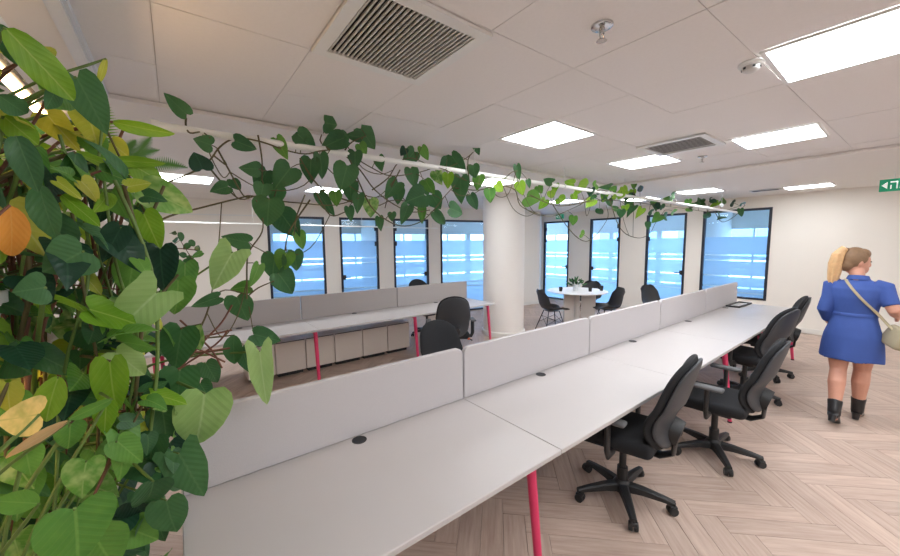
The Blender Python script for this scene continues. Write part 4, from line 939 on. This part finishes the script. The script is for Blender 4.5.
# the mass of leaves behind them
BR = [(20, 22), (60, 62), (100, 98), (140, 112), (170, 146), (200, 168), (230, 150), (260, 162), (290, 178), (330, 180), (380, 180), (420, 190), (460, 196), (500, 180), (530, 172), (640, 165)]
def xr_at(y):
    for (y0, x0), (y1, x1) in zip(BR, BR[1:]):
        if y0 <= y <= y1: return x0+(x1-x0)*(y-y0)/(y1-y0)
    return 0
n_ = 0; cnt = {}
while n_ < 900:
    y = lr.uniform(40, 640); x = lr.uniform(-60, 200)
    if x > xr_at(y)-12: continue
    Y = lr.uniform(1.02, 1.9)
    if y < 110 and x > 30: Y = lr.uniform(1.0, 1.3)
    if y < 150: mn, kd, pl = lr.choice((('leaf_bright', 'lance', pA), ('leaf_mid', 'heart', pA), ('leaf_lime', 'heart', pA), ('leaf_dark', 'lance', pA), ('leaf_dark', 'heart', pB)))
    elif y < 300: mn, kd, pl = lr.choice((('leaf_bright', 'lance', pA), ('leaf_mid', 'heart', pA), ('leaf_dark', 'heart', pB), ('leaf_deep', 'heart', pB), ('leaf_dark', 'lance', pB), ('leaf_lime', 'heart', pA), ('leaf_mid', 'arrow', pC)))
    elif y < 420: mn, kd, pl = lr.choice((('leaf_mid', 'heart', pC), ('leaf_dark', 'heart', pB), ('leaf_bright', 'heart', pC), ('leaf_lime', 'heart', pC), ('leaf_varieg', 'arrow', pC), ('leaf_deep', 'heart', pB), ('leaf_mid', 'heart', pD)))
    else: mn, kd, pl = lr.choice((('leaf_mid', 'heart', pD), ('leaf_dark', 'heart', pD), ('leaf_dark', 'heart', pB), ('leaf_mid', 'arrow', pD), ('leaf_varieg', 'heart', pD), ('leaf_deep', 'heart', pB)))
    P = atY(x, y, Y)
    if P.z < .25: continue
    if -30 < x < 66 and abs((y-72)-(x)) < 26+.1*x and y < 150: continue
    sz = lr.uniform(.04, .092); dirv = Vector((lr.uniform(-.1, .9), lr.uniform(-1.0, .3), lr.uniform(-1.3, .25))).normalized()
    T = P+dirv*sz*(1.35 if kd == 'lance' else 1.1); q = proj(T)
    if q[0] > xr_at(max(20, min(640, q[1])))+6: continue
    fc = Vector((lr.uniform(.1, 1), lr.uniform(-1, -.1), lr.uniform(-.1, 1.2))).normalized()
    put_leaf(pl, P, T, sz*(.45 if kd == 'lance' else .9), mn, kd, face=fc); n_ += 1
    if n_ % 5 == 0: add_stalk(pl, P, lr.choice(('stem_green', 'stem', 'twig')), lr.uniform(.002, .0035))
# upright thick stems inside the mass
for k in range(30):
    x = lr.uniform(5, 150); Y = lr.uniform(1.1, 1.6); pl = lr.choice((pA, pB, pD)); y0, y1 = lr.uniform(120, 300), lr.uniform(380, 520)
    pts = [atY(x+lr.uniform(-18, 18)*t*2, y1+(y0-y1)*t, Y) for t in (0, .33, .66, 1)]
    MB().tube(rel(pl, smooth_path(pts)), lr.uniform(.0025, .005), 7).build('stem', lr.choice(('stem', 'stem_green', 'twig')), pl, 60)
# thin reddish twigs over the desk corner
for (pts) in ([(176, 372), (205, 340), (222, 322), (232, 305)], [(160, 330), (190, 345), (225, 362)], [(150, 400), (175, 372), (215, 345), (228, 330)], [(165, 340), (195, 338), (232, 330)], [(170, 350), (200, 352), (230, 348)], [(110, 440), (140, 408), (165, 375), (190, 365)], [(180, 320), (210, 348), (222, 368)]):
    MB().tube(rel(pC, smooth_path([atY(x, y, 1.42) for x, y in pts])), .0032, 6).build('stem', 'twig', pC, 60)
# fern fronds
for (bx, by, tx, ty, Y) in ((100, 172, 86, 104, 1.5), (118, 168, 136, 140, 1.55), (130, 170, 152, 136, 1.55), (142, 166, 188, 168, 1.6), (96, 152, 78, 116, 1.5), (112, 152, 100, 92, 1.55), (105, 150, 60, 128, 1.5), (120, 165, 160, 150, 1.6)):
    A, B = atY(bx, by, Y), atY(tx, ty, Y+.03); d = B-A; ln = d.length; d.normalize(); nrm = (CAM-A).normalized(); sd = d.cross(nrm).normalized(); m = MB()
    m.tube([A-pE.location, A.lerp(B, .5)+Vector((0, 0, .01))-pE.location, B-pE.location], [.0016, .0013, .0006], 5)
    for k in range(2, 22):
        t = k/22; c = A.lerp(B, t)+Vector((0, 0, .01*4*t*(1-t)))-pE.location; w = .028*math.sin(math.pi*min(1, t*.8+.2))
        for sg in (-1, 1):
            e = c+sd*sg*w+d*.006; m.add([c-d*.003, e, c+d*.004, c+d*.001+nrm*.001], [(0, 1, 2), (0, 3, 1), (3, 2, 1)])
    m.build('frond', 'leaf_bright' if ty < 135 and tx < 110 else 'leaf_mid', pE, 60)
    add_stalk(pE, A, 'stem_green', .002)
# small twiggy sprig
for (x, y) in ((176, 240), (181, 236), (187, 246), (192, 243), (197, 248), (183, 255), (190, 258), (194, 264), (178, 250), (186, 262), (199, 254), (173, 234)):
    P = px_leaf(pE, x, y, 6, 8, lr.uniform(0, 360), lr.choice(('leaf_dark', 'leaf_mid')), 1.5, 'lance')
MB().tube(rel(pE, [atY(150, 262, 1.5), atY(175, 248, 1.5), atY(196, 250, 1.5)]), .0018, 5).build('stem', 'twig', pE)
MB().tube(rel(pE, [atY(160, 255, 1.5), atY(180, 240, 1.5), atY(194, 262, 1.5)]), .0015, 5).build('stem', 'twig', pE)

# flowers on the round table
vs_ = empty('flower_vase', (6.36, 4.10, .7405), 0, 'small vase of green sprigs and white flowers on the round table', 'vase')
MB().lathe([(.02, 0), (.045, 0), (.055, .05), (.035, .10), (.04, .12), (.034, .12), (.03, .1), (.002, .02)], 20).build('vase_body', 'paper', vs_, 50)
for k in range(26):
    a = lr.uniform(0, 6.28); e = lr.uniform(.15, 1.2); d = Vector((math.cos(a)*math.cos(e), math.sin(a)*math.cos(e), math.sin(e)))
    P = vs_.location+Vector((0, 0, .10))+d*lr.uniform(.05, .14); put_leaf(vs_, P, P+d*lr.uniform(.07, .12), .035, lr.choice(('leaf_dark', 'leaf_deep')), 'lance')
for k in range(6):
    a = lr.uniform(0, 6.28); p = Vector((.10*math.cos(a), .10*math.sin(a), lr.uniform(.08, .2)))
    MB().tube([(0, 0, .08), p], .002, 5).ell(p, .02, .02, .016, 10, 6).build('flower', 'paper', vs_, 60)
